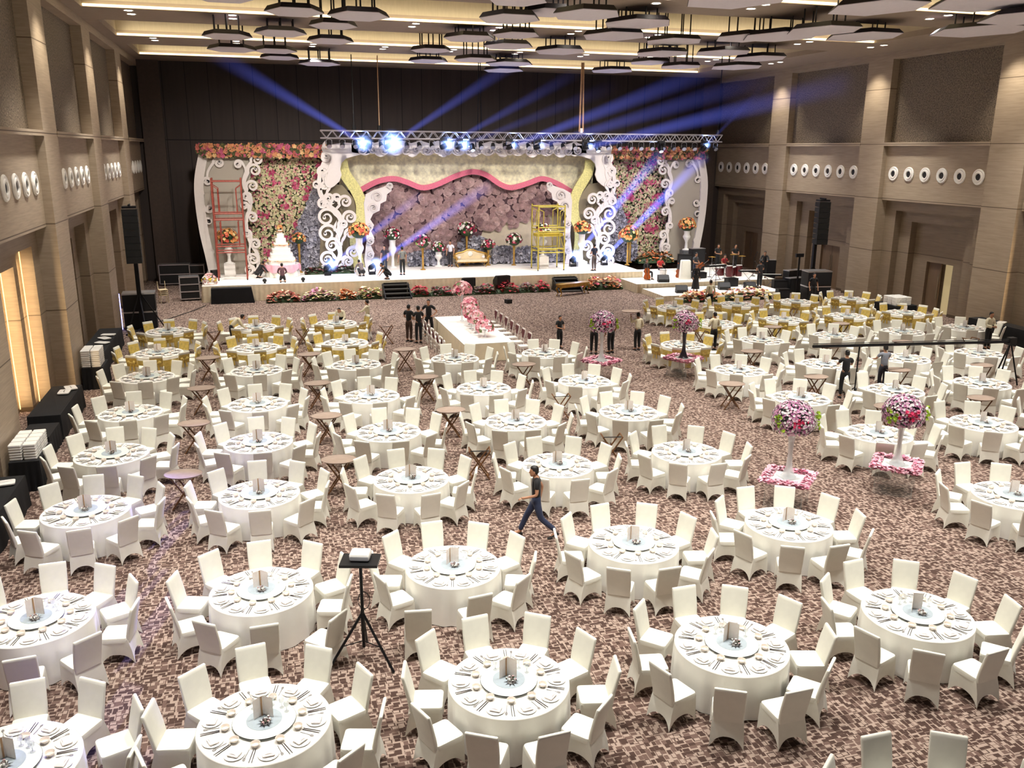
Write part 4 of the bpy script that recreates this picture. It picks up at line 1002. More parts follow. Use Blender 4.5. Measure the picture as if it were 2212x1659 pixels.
# olive flats, lemon ribbons, white feather wings (both sides)
for mi in (False, True):
    f = mir if mi else (lambda p: p); sd = 'band side' if mi else 'cake side'
    y = 56.0
    po = [P(700, 395, y), P(740, 400, y), P(765, 430, y), P(772, 470, y), P(760, 510, y), P(770, 545, y), P(780, 586, y), P(690, 586, y), P(693, 480, y)]
    po = [(a, max(DK+.02, b)) for a, b in po]
    one('curved_flat', MB().prism(f(po), y, y+.08), M['olive'], 'olive-taupe curved flat behind the white scrollwork, %s' % sd, 'stage panel', smooth=0)
    y = 55.9
    c = smooth_path([P(738, 345, y), P(745, 375, y), P(768, 410, y), P(780, 440, y), P(779, 475, y), P(768, 505, y), P(769, 540, y), P(778, 588, y)], 8); c = [(a, max(DK+.02, b)) for a, b in c]
    one('flower_ribbon', MB().ribbon(f(c), [.34 for _ in c], y-.05, y+.05), M['lemon'], 'lemon-yellow curved flower ribbon down the %s of the arch' % sd, 'flower ribbon', smooth=0)
    y = 55.8; t = thing('feather_wing', 'white carved feather wing beside the lemon ribbon, %s' % sd, 'stage panel')
    po = [P(u, v, y) for u, v in ((790, 588), (787, 560), (792, 520), (789, 480), (786, 440), (790, 420), (806, 411), (828, 404), (846, 396), (846, 412), (836, 420), (834, 434), (822, 440), (820, 455), (806, 462), (800, 474), (808, 486), (802, 500), (809, 515), (801, 530), (809, 548), (801, 562), (806, 588))]
    po = [(a, max(DK+.02, b)) for a, b in po]
    MB().prism(f(po), y, y+.1).build('cutout', M['scroll'], t, 0)
    mb = MB()
    for u, v, r, a0, sg in ((815, 425, .34, 200, -1), (806, 450, .30, 200, -1), (798, 490, .24, 200, 1), (800, 520, .24, 200, 1), (800, 550, .24, 200, 1), (842, 402, .2, 200, -1)): curlo(t, M['ivory'], P(u, v, y-.05), r, a0, sg, y-.06, .06, mirror=mi, nm='relief')
# cream upper wall with pink wavy band, paper rose wall
y = 57.0
band = [(770,414),(778,411),(815,392),(850,386),(880,394),(910,405),(940,400),(985,380),(1020,371),(1050,378),(1080,398),(1105,405),(1140,396),(1170,386),(1200,395),(1232,413),(1240,418)]
bp = smooth_path([P(u, v, y) for u, v in band], 5)
zt = P(900, 322, y)[1]
cw = thing('cream_flower_panel', 'cream rosette panel with a wavy lower edge across the top of the stage', 'stage panel')
e0, e1 = P(733, 400, y), P(1280, 412, y)
MB().prism([(e0[0], zt), (e0[0], e0[1]-.2)]+bp+[(e1[0], e1[1]-.2), (e1[0], zt)], y, y+.08).build('panel', M['creamwall'], cw, 0)
wb = MB().ribbon(bp, .17, y-.08, y-.01).build('wavy_band', M['pinkband'], cw, 0); wb['label'] = 'rose-pink wavy band along the lower edge'
for q in (e0[0]+.1, e1[0]-.1): MB().box(q-.06, q+.06, y+.02, y+.07, DK, e0[1]).build('post', M['black'], cw, 0)
# the paper roses
M['rose_a'] = mat('mauve_paper', (186, 154, 152), .75, var=.12, scale=4)
M['rose_b'] = mat('dusty_pink_paper', (202, 172, 168), .75, var=.1, scale=4)
M['rose_c'] = mat('dark_mauve_paper', (156, 124, 126), .75, var=.12, scale=4)
def rose_mb(seed):
    rg = random.Random(seed); mb = MB()
    for L, (r, dep, n) in enumerate(((.46, .0, 7), (.36, .07, 6), (.26, .13, 5), (.16, .18, 5))):
        a0 = rg.uniform(0, 6)
        for k in range(n):
            a = a0+2*PI*k/n; w = PI/n*1.25; rr = r*rg.uniform(.9, 1.1); vs = []
            for q, z in ((.18, 0), (.7, -.03), (1.0, -.09)):
                for e in (-1, -.4, .4, 1):
                    ra = rr*q*(1-.14*e*e); vs.append((ra*math.cos(a+w*e*(.6+.4*q)), -dep+z*(1+.4*abs(e)), ra*math.sin(a+w*e*(.6+.4*q))))
            fs = [(i*4+j, i*4+j+1, i*4+4+j+1, i*4+4+j) for i in range(2) for j in range(3)]; mb.add(vs, fs)
    mb.ball((0, -.2, 0), .06, 6, 4); return mb
rw = thing('paper_flower_wall', 'wall of large mauve paper roses behind the sofa', 'flower wall'); y = 57.6
RB = [rose_mb(i) for i in range(3)]; RM = [b.mesh('paper_rose', M[k], 60) for b, k in zip(RB, ('rose_a', 'rose_b', 'rose_c'))]
x0, x1 = P(795, 500, y)[0], P(1225, 500, y)[0]
bpz = [(a, b) for a, b in smooth_path([P(u, v, y) for u, v in band], 5)]
def topz(x):
    for i in range(len(bpz)-1):
        if bpz[i][0] <= x <= bpz[i+1][0]: return bpz[i][1]
    return bpz[0][1]
MB().box(x0-1.5, x1+1.5, y+.1, y+.2, DK, 7.3).build('backing', mat('cream_backing', (206, 192, 168), .8, var=.04), rw, 0)
MB().prism([(x0-1.2, DK+.8), (P(890, 560, y)[0], DK+1.0), (P(1040, 520, y)[0], 2.8), (P(1050, 470, y)[0], 3.6), (x1+.6, 4.4), (x1+.6, 6.2)]+[(a, b+.1) for a, b in bpz[::-1]]+[(x0-1.2, 6)], y+.06, y+.11).build('shadow_backing', mat('mauve_shade_backing', (96, 70, 76), .85), rw, 0)  # dark sheet stands in for shade in the gaps between roses
rg = random.Random(21); roses = []
xx = x0
while xx < x1:
    zz = DK+.6
    while zz < 7.2:
        x = xx+rg.uniform(-.16, .16); z = zz+rg.uniform(-.16, .16)
        c1 = P(1050, 470, y)
        ok = z < topz(x)+.1 and not (x > c1[0]-1.0+(3.9-z)*.0 and z < 3.2+.10*(x-c1[0]) and x > P(1000, 500, y)[0]+(z-2)*.6) and z > DK+.75
        if ok: roses.append((x, z, rg.uniform(.42, .78), rg.choice((0, 0, 1, 1, 2)), rg.uniform(0, 6.28)))
        zz += .38
    xx += .40
roses.sort(key=lambda q: -q[2]); rest = MB()
for i, (x, z, s_, k, a) in enumerate(roses):
    if i < 100:
        o = bpy.data.objects.new('paper_rose', RM[k]); COL.objects.link(o); o.parent = rw; o.location = (x, y-.08, z); o.scale = (s_, s_, s_); o.rotation_euler = (0, a, 0)
    else:
        kk = len(rest.v); rest.add([(vx*math.cos(a)+vz*math.sin(a), vy, -vx*math.sin(a)+vz*math.cos(a)) for vx, vy, vz in RB[k].v], RB[k].f)
        for j in range(kk, len(rest.v)):
            vx, vy, vz = rest.v[j]; rest.v[j] = (x+vx*s_, y+vy*s_, z+vz*s_)
o = rest.build('paper_roses', M['rose_a'], rw, 60); o['kind'] = 'stuff'
# silver leaves along the foot of the rose wall
def silver_bed(u0, u1, lab, seed, hg=1.0):
    a, b = P(u0, 560, 56.9)[0], P(u1, 560, 56.9)[0]; rg = random.Random(seed); t = thing('silver_foliage', lab, 'foliage', ((a+b)/2, 56.9, DK)); m = MB()
    for i in range(int(150*(b-a))):
        x = rg.uniform(-.5, .5)*(b-a); z = rg.uniform(.13, hg)*(1-.25*abs(x/(b-a)*2)**3); vblossom(m, (x, -.28*(1-z/hg)+rg.uniform(-.08, .08), z), rg.uniform(.08, .16), rg, 3)
    m.build('leaves', M['silver'], t, 0); MB().prism([(-.45*(b-a), 0), (.45*(b-a), 0), (.4*(b-a), hg*.8), (-.4*(b-a), hg*.8)], -.02, .04).build('backing', mat('grey_backing2', (100, 98, 104), .8), t, 0)
silver_bed(880, 975, 'silver-grey leaf bed at stage back, behind the standing man in grey', 3)
silver_bed(1062, 1110, 'silver-grey leaf bed just past the gold sofa', 4, 1.2)
silver_bed(1112, 1165, 'silver-grey leaf bed beside the yellow scaffold tower', 5, 1.15)
silver_bed(990, 1056, 'silver-grey leaf bed behind the gold sofa', 6, 1.9)
silver_bed(1175, 1215, 'small silver-grey leaf bed inside the yellow scaffold tower', 7, 1.0)
mound('dark green and burgundy planting at the foot of the white arch, cake side', 2.6, 5.6, 54.62, .5, .45, [((60, 66, 40), 5), ((130, 50, 60), 2), ((190, 180, 150), 1)], 40, 30, .1, 'flowers', DK)
mound('orange and green planting on stage behind the band musicians', 24.9, 27.6, 55.0, .7, .75, [((224, 130, 80), 4), ((240, 200, 140), 2), ((60, 70, 40), 4)], 41, 30, .1, 'flowers', DK)
# ------------------------------------------------------------------ stage furniture
def flower_ball(mb, c, r, n, rg, rb=.07, squash=1.0, low=-.35):
    k = 0
    while k < n:
        z = rg.uniform(low, 1); a = rg.uniform(0, 6.28); q = math.sqrt(max(0, 1-z*z)); rr = r*rg.uniform(.88, 1.05)
        d = Vector((q*math.cos(a), q*math.sin(a), z*squash)); p = Vector(c)+d*rr; nrm = d.normalized()
        t1 = nrm.cross(Vector((0, 0, 1)) if abs(nrm.z) < .95 else Vector((1, 0, 0))).normalized(); t2 = nrm.cross(t1); b = rb*rg.uniform(.7, 1.25); a0 = rg.uniform(0, 6)
        vs = [p+nrm*b*.1]+[p+(t1*math.cos(a0+PI*j/5)+t2*math.sin(a0+PI*j/5))*b*(1 if j % 2 else .7)+nrm*b*.4 for j in range(10)]
        mb.add(vs, [(0, 1+j, 1+(j+1) % 10) for j in range(10)]); k += 1
ORANGE = palette('orange_blooms', [((236, 160, 90), 5), ((244, 190, 120), 4), ((206, 90, 70), 2), ((236, 214, 150), 2), ((90, 90, 40), 1)])
MIXED = palette('burgundy_white_blooms', [((120, 34, 60), 4), ((240, 234, 222), 4), ((196, 60, 90), 3), ((60, 80, 40), 3), ((150, 170, 80), 1)])
PURPLE = palette('pink_purple_white_blooms', [((206, 150, 186), 5), ((176, 104, 150), 3), ((246, 240, 240), 5), ((232, 186, 206), 3), ((40, 44, 34), 2)])
def arrangement(name, label, cat, loc, stem, r, pal, seed, n=170, urn=True, ped=0.0, pedmat=None, group=None, squash=.85, stemmat=None):
    rg = random.Random(seed); t = thing(name, label, cat, loc, 0, group); z = 0
    if ped:
        MB().box(-.32, .32, -.32, .32, 0, ped).build('pedestal', pedmat or M['white_paint'], t, 0); z = ped
    if urn:
        MB().lathe([(.26, 0), (.26, .05), (.12, .10), (.08, stem*.35), (.12, stem*.45), (.26, stem*.6), (.27, stem*.66), (.19, stem*.75), (.22, stem*.96), (.28, stem)], 20, (0, 0, z)).build('urn', stemmat or M['white_paint'], t)
    else:
        MB().lathe([(.17, 0), (.17, .04), (.07, .08), (.06, stem*.5), (.09, stem*.55), (.06, stem*.6), (.10, stem)], 14, (0, 0, z)).build('stand', stemmat or M['gold_paint'], t)
    z += stem; MB().ball((0, 0, z+r*.45), (r*.85, r*.85, r*.75), 12, 8).build('foliage', M['leaf'], t)
    mb = MB(); flower_ball(mb, (0, 0, z+r*.45), r, n, rg, r*.17, squash); mb.build('blossoms', pal, t, 0); return t
def onst(u, v, z=DK): p = GZ(u, v, z); return (p.x, p.y, z)
arrangement('flower_urn', 'white urn of orange flowers on white cube inside the red scaffold tower', 'flower urn', onst(498, 596), 1.25, .62, ORANGE, 1, 150, True, .75)
arrangement('flower_urn', 'white urn of orange flowers in front of the white scroll arch, cake side', 'flower urn', (onst(777, 590)[0], onst(777, 590)[1]-.45, DK), 2.0, .60, ORANGE, 2, 150, True, .35)
arrangement('flower_urn', 'white urn of orange flowers beside the wedding cake, before the silver leaves', 'flower urn', onst(660, 580), 1.0, .52, ORANGE, 3, 130, True, .45)
arrangement('flower_stand', 'smaller orange bouquet half hidden behind the wedding cake', 'flower stand', (3.3-.9, 55.6, DK), 1.9, .42, ORANGE, 4, 90, False)
arrangement('flower_urn', 'white urn of orange flowers by the arch on the band side', 'flower urn', (20.6, 54.35, DK), 1.9, .56, ORANGE, 5, 140, True, .35)
arrangement('flower_urn', 'white urn of orange flowers on grey pedestal against the far grey panel', 'flower urn', (28.6, 55.0, DK-.38), 1.45, .58, ORANGE, 6, 140, True, 1.2, mat('mirror_grey', (110, 112, 116), .3, .4))
arrangement('flower_stand', 'orange bouquet on gold stand before the band-side flower wall', 'flower stand', (23.9, 54.3, DK), 1.7, .62, ORANGE, 7, 140, False)
arrangement('flower_stand', 'second orange bouquet farther along the band-side flower wall', 'flower stand', (24.6, 55.5, DK), 1.9, .5, ORANGE, 8, 110, False)
arrangement('flower_stand', 'burgundy and white bouquet in tall white vase behind the man in grey shirt', 'flower stand', (8.35, 56.6, DK), 1.9, .52, MIXED, 9, 150, True)
arrangement('flower_stand', 'burgundy and white bouquet on gold stand, between standing man and sofa', 'flower stand', onst(914, 583), 1.55, .52, MIXED, 10, 150, False)
arrangement('flower_stand', 'tall burgundy and white bouquet rising behind the gold sofa', 'flower stand', (13.3, 56.6, DK), 2.1, .60, MIXED, 11, 160, False)
arrangement('flower_stand', 'low burgundy and white bouquet beside the sofa near the person in white', 'flower stand', (11.35, 56.45, DK), 1.05, .46, MIXED, 12, 130, True)
arrangement('flower_stand', 'low burgundy and white bouquet at the far arm of the gold sofa', 'flower stand', (14.7, 56.3, DK), 1.15, .46, MIXED, 13, 130, False)
arrangement('flower_stand', 'burgundy bouquet on gold stand between sofa and yellow scaffold', 'flower stand', onst(1110, 573), 1.45, .52, MIXED, 14, 150, False)
arrangement('flower_urn', 'burgundy and white bouquet on white urn and cube inside the yellow scaffold', 'flower urn', onst(1172, 578), 1.5, .50, MIXED, 15, 150, True, .75)
# sofa
sx, sy, _ = onst(1020, 577)
t = thing('sofa', 'gold-framed cream settee with tufted back on the stage centre', 'sofa', (sx, sy+.3, DK), 0)
MB().loft([[(x, y-.05, z) for x, y in rrect(hx, .34, .06)] for z, hx in ((.36, 1.02), (.44, 1.05), (.50, 1.0))]).build('seat', M['cream'], t)
po = [(-1.0, .45), (1.0, .45), (1.02, .78), (.85, .88), (.5, .95), (.25, 1.06), (0, 1.10), (-.25, 1.06), (-.5, .95), (-.85, .88), (-1.02, .78)]
MB().prism(po, .24, .36).build('backrest', M['cream'], t, 30)
fr = smooth_path(po[1:], 4); MB().tube([(a, .24, b) for a, b in fr], .05, 8).build('carved_frame', M['gold_paint'], t)
MB().ball((0, .22, .80), (.17, .05, .17), 14, 8).build('medallion', M['white_paint'], t)
for s_ in (-1, 1):
    mb = MB(); mb.tube([(s_*1.0, -.3, .45), (s_*1.06, -.32, .62), (s_*1.16, -.3, .74), (s_*1.22, -.3, .66), (s_*1.16, -.3, .60)], .06, 8); mb.tube([(s_*1.02, -.3, .52), (s_*1.14, 0, .72), (s_*1.04, .28, .84)], .075, 8); mb.build('arm', M['gold_paint'], t)
    for yy in (-.3, .25): MB().tube([(s_*.95, yy, .40), (s_*1.0, yy, .22), (s_*.93, yy, .0)], [.06, .04, .03], 8).build('leg', M['gold_paint'], t)
MB().box(-1.0, 1.0, -.36, -.31, .30, .37).build('apron', M['gold_paint'], t)
for s_ in (-1, 1): one('bolster', MB().ball((0, 0, 0), (.11, .13, .11), 10, 6), M['napkin'], 'round cushion by the %s arm of the settee' % ('cake-side' if s_ < 0 else 'band-side'), 'cushion', (sx+s_*.82, sy+.22, DK+.615))
# wedding cake
cx, cy, _ = onst(611, 597)
cy += .2
t = thing('cake_table', 'round table with pink swagged skirt under the wedding cake', 'table', (cx, cy, DK))
MB().lathe([(1.0, .72), (1.02, .76), (.02, .76)], 32).build('tabletop', M['porcelain'], t)
mb = MB(); mb.loft(cloth_rings(.01, .74, .98, .03, 14, .03, 4), False, False); mb.build('skirt', M['white_cloth'], t)
mb = MB(); N = 120
mb.loft([[((r+.03*math.cos(12*a))*math.cos(a), (r+.03*math.cos(12*a))*math.sin(a), z-d*abs(math.cos(3*a))) for a in (2*PI*j/N for j in range(N))] for r, z, d in ((1.03, .77, 0), (1.08, .62, .02), (1.07, .5, .2))], False, False); mb.build('swag', mat('pink_tulle', (240, 176, 190), .8, var=.08), t)
t = thing('wedding_cake', 'tall white tiered wedding cake trimmed with orange flowers', 'cake', (cx, cy, DK+.762))
zz = 0; rg = random.Random(9)
for i, (r, h_) in enumerate(((.78, .34), (.66, .30), (.54, .30), (.42, .30), (.31, .28), (.21, .26), (.13, .22))):
    ti_ = MB().loft([[(x*k, y*k, z) for x, y in rrect(r, r, r*.3)] for z, k in ((zz, 1), (zz+h_-.02, 1), (zz+h_, .96))]).build('tier', M['white_paint'], t)
    if i in (0, 3, 6):
        mb = MB()
        for k in range(46):
            a = 2*PI*k/46; m_ = max(abs(math.cos(a)), abs(math.sin(a))); blossom(mb, (r*1.03*math.cos(a)/m_**.7, r*1.03*math.sin(a)/m_**.7, zz+h_*.55), .075, rg)
        mb.build('flower_trim', ORANGE, ti_, 0)
    zz += h_
mb = MB(); flower_ball(mb, (0, 0, zz+.12), .16, 40, rg, .06); mb.build('topper', ORANGE, t, 0)
# scaffold towers
def scaffold(label, x0, x1, y0, y1, z0, z1, m, plank=None):
    t = thing('scaffold_tower', label, 'scaffold', ((x0+x1)/2, (y0+y1)/2, z0)); hx, hy, H = (x1-x0)/2, (y1-y0)/2, z1-z0
    for a in (-1, 1):
        for b in (-1, 1):
            MB().tube([(a*hx, b*hy, .08), (a*hx, b*hy, H)], .045, 6).build('post', m, t)
            MB().ball((a*hx, b*hy, .06), (.04, .05, .06), 8, 5).build('caster', M['black'], t)
    for b in (-1, 1):
        mb = MB()
        for z in (H*.97, H*.66, H*.6, H*.34, H*.28): mb.tube([(-hx, b*hy, z), (hx, b*hy, z)], .04, 6)
        for a in (-.62, .62): mb.tube([(a*hx, b*hy, H*.66), (a*hx, b*hy, H*.9), (a*hx*1.5, b*hy, H*.93)], .03, 6); mb.tube([(a*hx, b*hy, H*.34), (a*hx, b*hy, H*.58)], .03, 6)
        mb.build('frame', m, t)
    mb = MB()
    for a in (-1, 1):
        for z in (H*.97, H*.63, H*.31): mb.tube([(a*hx, -hy, z), (a*hx, hy, z)], .035, 6)
        mb.tube([(a*hx, -hy, H*.31), (a*hx, hy, H*.63)], .02, 6); mb.tube([(a*hx, -hy, H*.97), (a*hx, hy, H*.63)], .02, 6)
    mb.build('brace', m, t)
    if plank: MB().box(-hx, hx, -hy*.6, hy*.6, H*.52, H*.56).build('platform', plank, t)
M['rust'] = mat('red_rust_paint', (150, 68, 54), .6, .1, var=.25, scale=14)
M['yellow'] = mat('yellow_paint', (196, 178, 74), .55, .1, var=.15, scale=10)
scaffold('rusty red scaffold tower standing on stage around an urn of orange flowers', -2.35, -.75, 53.0, 54.3, DK, 6.75, M['rust'])
p0 = GZ(1160, 585, DK); scaffold('yellow scaffold tower on stage near the band end of the rose wall', p0.x, p0.x+1.75, p0.y-.2, p0.y+1.2, DK, DK+4.15, M['yellow'], mat('yellow_plank', (206, 180, 60), .6))
# gold bench in front of the stage
t = thing('bench', 'long gilded bench with curved legs on the carpet before the stage', 'bench', (18.0, 48.8, 0), rad(20))
MB().loft([[(x, y, z) for x, y in rrect(1.15, .24, .05)] for z in (.62, .72)]).build('top', M['gold_paint'], t)
MB().box(-1.05, 1.05, -.2, .2, .5, .62).build('apron', M['gold_paint'], t)
for a in (-1, 1):
    for b in (-1, 1): MB().tube([(a*1.0, b*.17, .6), (a*1.12, b*.18, .42), (a*1.0, b*.17, .18), (a*1.1, b*.19, .02)], [.08, .07, .04, .05], 8).build('leg', M['gold_paint'], t)
one('floor_box', MB().cbox((0, 0, .11), (.16, .16, .11), .3), M['black'], 'small dark box lying alone on the carpet before the stage', 'box', (GZ(1098, 655).x, GZ(1098, 655).y, 0), smooth=0)
M['mgrille'] = mat('monitor_grille', (44, 44, 50), .6)
# monitor wedges
def wedge(label, loc, rz, s_=1.0):
    t = thing('stage_monitor', label, 'speaker', loc, rz)
    cb_ = MB().prism([(-.24*s_, 0), (.24*s_, 0), (.24*s_, .18*s_), (-.02, .42*s_), (-.24*s_, .42*s_)], -.34*s_, .34*s_, 'YZ').build('cabinet', M['black'], t, 0)
    MB().add([(-.3*s_, .235*s_, .19*s_), (.3*s_, .235*s_, .19*s_), (.3*s_, .0, .425*s_), (-.3*s_, .0, .425*s_)], [(0, 1, 2, 3)]).build('grille', M['mgrille'], cb_, 0)
wedge('black monitor speaker on a stand in front of stage, nearer the sofa', (11.9+.1, 50.75, .48), 0, 1.15); wedge('black monitor speaker in front of stage between sofa and yellow scaffold', (14.1, 50.8, .48), .2, 1.3)
for x, y in ((12.0, 50.75), (14.1, 50.8)): one('monitor_stand', MB().box(-.3, .3, -.2, .2, 0, .475), M['black'], 'low black stand under the monitor speaker %s' % ('nearer the sofa' if x < 13 else 'nearer the yellow scaffold'), 'stand', (x, y, 0), smooth=0)
wedge('black monitor speaker in front of the percussionist on the upper band tier', (24.0, 48.9, .55), 2.9); wedge('black monitor speaker on the lower band tier nearest the carpet', (23.9, 46.2, .30), 2.9); wedge('black monitor speaker on the lower band tier behind the singer', (27.0, 46.7, .30), 2.9); wedge('black monitor speaker on the lower band tier among the flowers', (28.6, 46.4, .30), 3.1)
for k, (u, v) in enumerate(((572, 612), (655, 609))): one('footlight', MB().ball((0, 0, .16), (.12, .12, .12), 10, 6).lathe([(.1, 0), (.03, .06)], 10), M['black'], 'small black footlight at the stage edge %s the kneeling person' % ('before' if k == 0 else 'after'), 'light', onst(u, v))
one('side_monitor', MB().cbox((0, 0, .22), (.22, .18, .22), .4), M['black'], 'small black speaker on stage at the foot of the white curved edge', 'speaker', (-2.6, 54.6, DK), smooth=0)
one('corner_bouquet', (lambda m: (flower_ball(m, (0, 0, .25), .38, 80, random.Random(4), .09), m)[1])(MB()), palette('corner_palette', [((246, 236, 228), 5), ((230, 170, 170), 3), ((230, 200, 60), 2)]), 'white, pink and yellow bouquet lying at the stage corner', 'bouquet', (-2.8, 51.6, DK), smooth=0)
# ------------------------------------------------------------------ lighting rig
TX0, TX1, TY, TZ0, TZ1 = 3.85, 29.6, 53.0, 9.0, 9.42
t = thing('lighting_truss', 'long silver box truss hung over the stage front', 'truss', ((TX0+TX1)/2, TY, TZ0)); hx = (TX1-TX0)/2
for yy in (-.22, .22):
    for z in (0, TZ1-TZ0): MB().tube([(-hx, yy, z), (hx, yy, z)], .048, 6).build('chord', M['alu'], t)
mb = MB(); n = 78
for i in range(n):
    a, b = -hx+2*hx*i/n, -hx+2*hx*(i+1)/n
    for yy in (-.22, .22): mb.tube([(a, yy, 0 if i % 2 else TZ1-TZ0), (b, yy, TZ1-TZ0 if i % 2 else 0)], .027, 5)
    mb.tube([(a, -.22, TZ1-TZ0), (a, .22, TZ1-TZ0)], .02, 5); mb.tube([(a, -.22 if i % 2 else .22, 0), (b, .22 if i % 2 else -.22, 0)], .015, 5)
mb.build('lattice', M['alu'], t)
for k, (u, v) in enumerate(((765, 290), (820, 292), (1036, 293), (1255, 294), (1550, 296))):
    x = GY(u, v, TY).x
    tt = thing('hoist_chain', 'hoist cable from ceiling to the truss, %s from its cake-side end' % ORD[k], 'cable', (x, TY, TZ1)); w = .035 if k != 3 else .05
    for q in ((-.12, .12) if k in (2, 3) else (0,)): MB().tube([(q, 0, .1), (q*.4, 0, 13.6-TZ1)], .03 if k != 3 else .055, 6).build('cable', M['tan'] if k in (1, 3) else M['black_metal'], tt)
    MB().tube([(0, 0, .02), (0, 0, .32)], .11, 8).build('hoist', M['black'] if k != 3 else M['white_paint'], tt)
# par cans along the truss
can0 = None
M['can_lens'] = mat('lamp_glass', (150, 152, 170), .1, .6)
for i in range(34):
    x = TX0+.45+(TX1-TX0-.9)*i/33; lb = 'small par can hung under the stage truss, %s from its cake-side end' % ORD[i]
    if can0 is None:
        can0 = thing('par_can', lb, 'stage light', (x, TY-.2, TZ0-.05), 0, 'par cans under the stage truss')
        MB().tube([(0, -.10, -.42), (0, .18, -.20)], [.15, .11], 12).build('housing', M['black_metal'], can0)
        MB().tube([(0, -.112, -.43), (0, -.102, -.422)], .14, 12).build('lens', M['can_lens'], can0)
        MB().tube([(-.16, 0, -.32), (-.16, 0, -.06), (0, 0, .0), (.16, 0, -.06), (.16, 0, -.32)], .015, 5).build('yoke', M['alu'], can0); remember(can0)
    else: dup(can0, (x, TY-.2, TZ0-.05), rad((i*37) % 30-15), lb)
# moving heads; each beam is a glowing cone volume standing for lit haze
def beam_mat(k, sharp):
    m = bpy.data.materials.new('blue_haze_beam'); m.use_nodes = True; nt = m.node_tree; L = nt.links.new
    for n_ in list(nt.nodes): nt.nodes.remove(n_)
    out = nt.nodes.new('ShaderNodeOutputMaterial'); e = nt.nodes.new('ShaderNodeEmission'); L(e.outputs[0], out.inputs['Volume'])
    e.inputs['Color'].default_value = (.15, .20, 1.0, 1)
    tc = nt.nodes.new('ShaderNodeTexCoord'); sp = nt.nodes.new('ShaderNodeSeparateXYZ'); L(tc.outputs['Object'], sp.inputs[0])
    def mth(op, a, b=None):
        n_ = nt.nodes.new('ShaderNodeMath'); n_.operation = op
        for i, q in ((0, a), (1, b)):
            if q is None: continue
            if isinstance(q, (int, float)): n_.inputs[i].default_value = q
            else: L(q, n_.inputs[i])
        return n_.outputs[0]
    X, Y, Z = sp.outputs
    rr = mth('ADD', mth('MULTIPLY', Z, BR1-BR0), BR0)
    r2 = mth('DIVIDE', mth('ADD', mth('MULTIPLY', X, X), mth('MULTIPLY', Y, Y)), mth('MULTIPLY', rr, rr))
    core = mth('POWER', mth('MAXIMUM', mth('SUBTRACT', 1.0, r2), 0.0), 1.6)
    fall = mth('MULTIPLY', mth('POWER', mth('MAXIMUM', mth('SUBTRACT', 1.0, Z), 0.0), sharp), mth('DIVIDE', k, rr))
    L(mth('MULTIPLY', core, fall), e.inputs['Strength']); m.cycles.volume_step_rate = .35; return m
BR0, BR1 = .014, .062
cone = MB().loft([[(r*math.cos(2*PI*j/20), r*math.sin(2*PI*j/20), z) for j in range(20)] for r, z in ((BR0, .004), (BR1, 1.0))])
M['beam_hot'] = None
M['blue_lens'] = emat('blue_white_lens', (150, 190, 255), 40)
BM = {}
def halo_mat():  # glowing ball volume stands in for glare around a lit lamp
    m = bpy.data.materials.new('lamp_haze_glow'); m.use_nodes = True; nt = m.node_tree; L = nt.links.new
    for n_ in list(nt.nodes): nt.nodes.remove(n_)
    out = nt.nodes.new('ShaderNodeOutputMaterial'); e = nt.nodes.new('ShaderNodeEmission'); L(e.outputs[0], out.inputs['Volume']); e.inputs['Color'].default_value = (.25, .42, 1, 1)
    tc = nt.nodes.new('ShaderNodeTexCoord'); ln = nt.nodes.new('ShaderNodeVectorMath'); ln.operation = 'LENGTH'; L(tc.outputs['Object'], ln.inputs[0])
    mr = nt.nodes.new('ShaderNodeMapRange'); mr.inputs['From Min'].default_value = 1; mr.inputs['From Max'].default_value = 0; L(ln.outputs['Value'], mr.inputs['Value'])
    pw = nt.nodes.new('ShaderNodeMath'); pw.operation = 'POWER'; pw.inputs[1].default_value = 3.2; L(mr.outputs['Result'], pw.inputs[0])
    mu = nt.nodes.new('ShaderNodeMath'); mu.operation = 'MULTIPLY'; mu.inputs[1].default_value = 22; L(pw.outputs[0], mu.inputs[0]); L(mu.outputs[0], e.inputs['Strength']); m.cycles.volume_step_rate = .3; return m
HALO = MB().ball((0, 0, 0), 1, 16, 10).mesh('glow', halo_mat(), 60); GS = .62
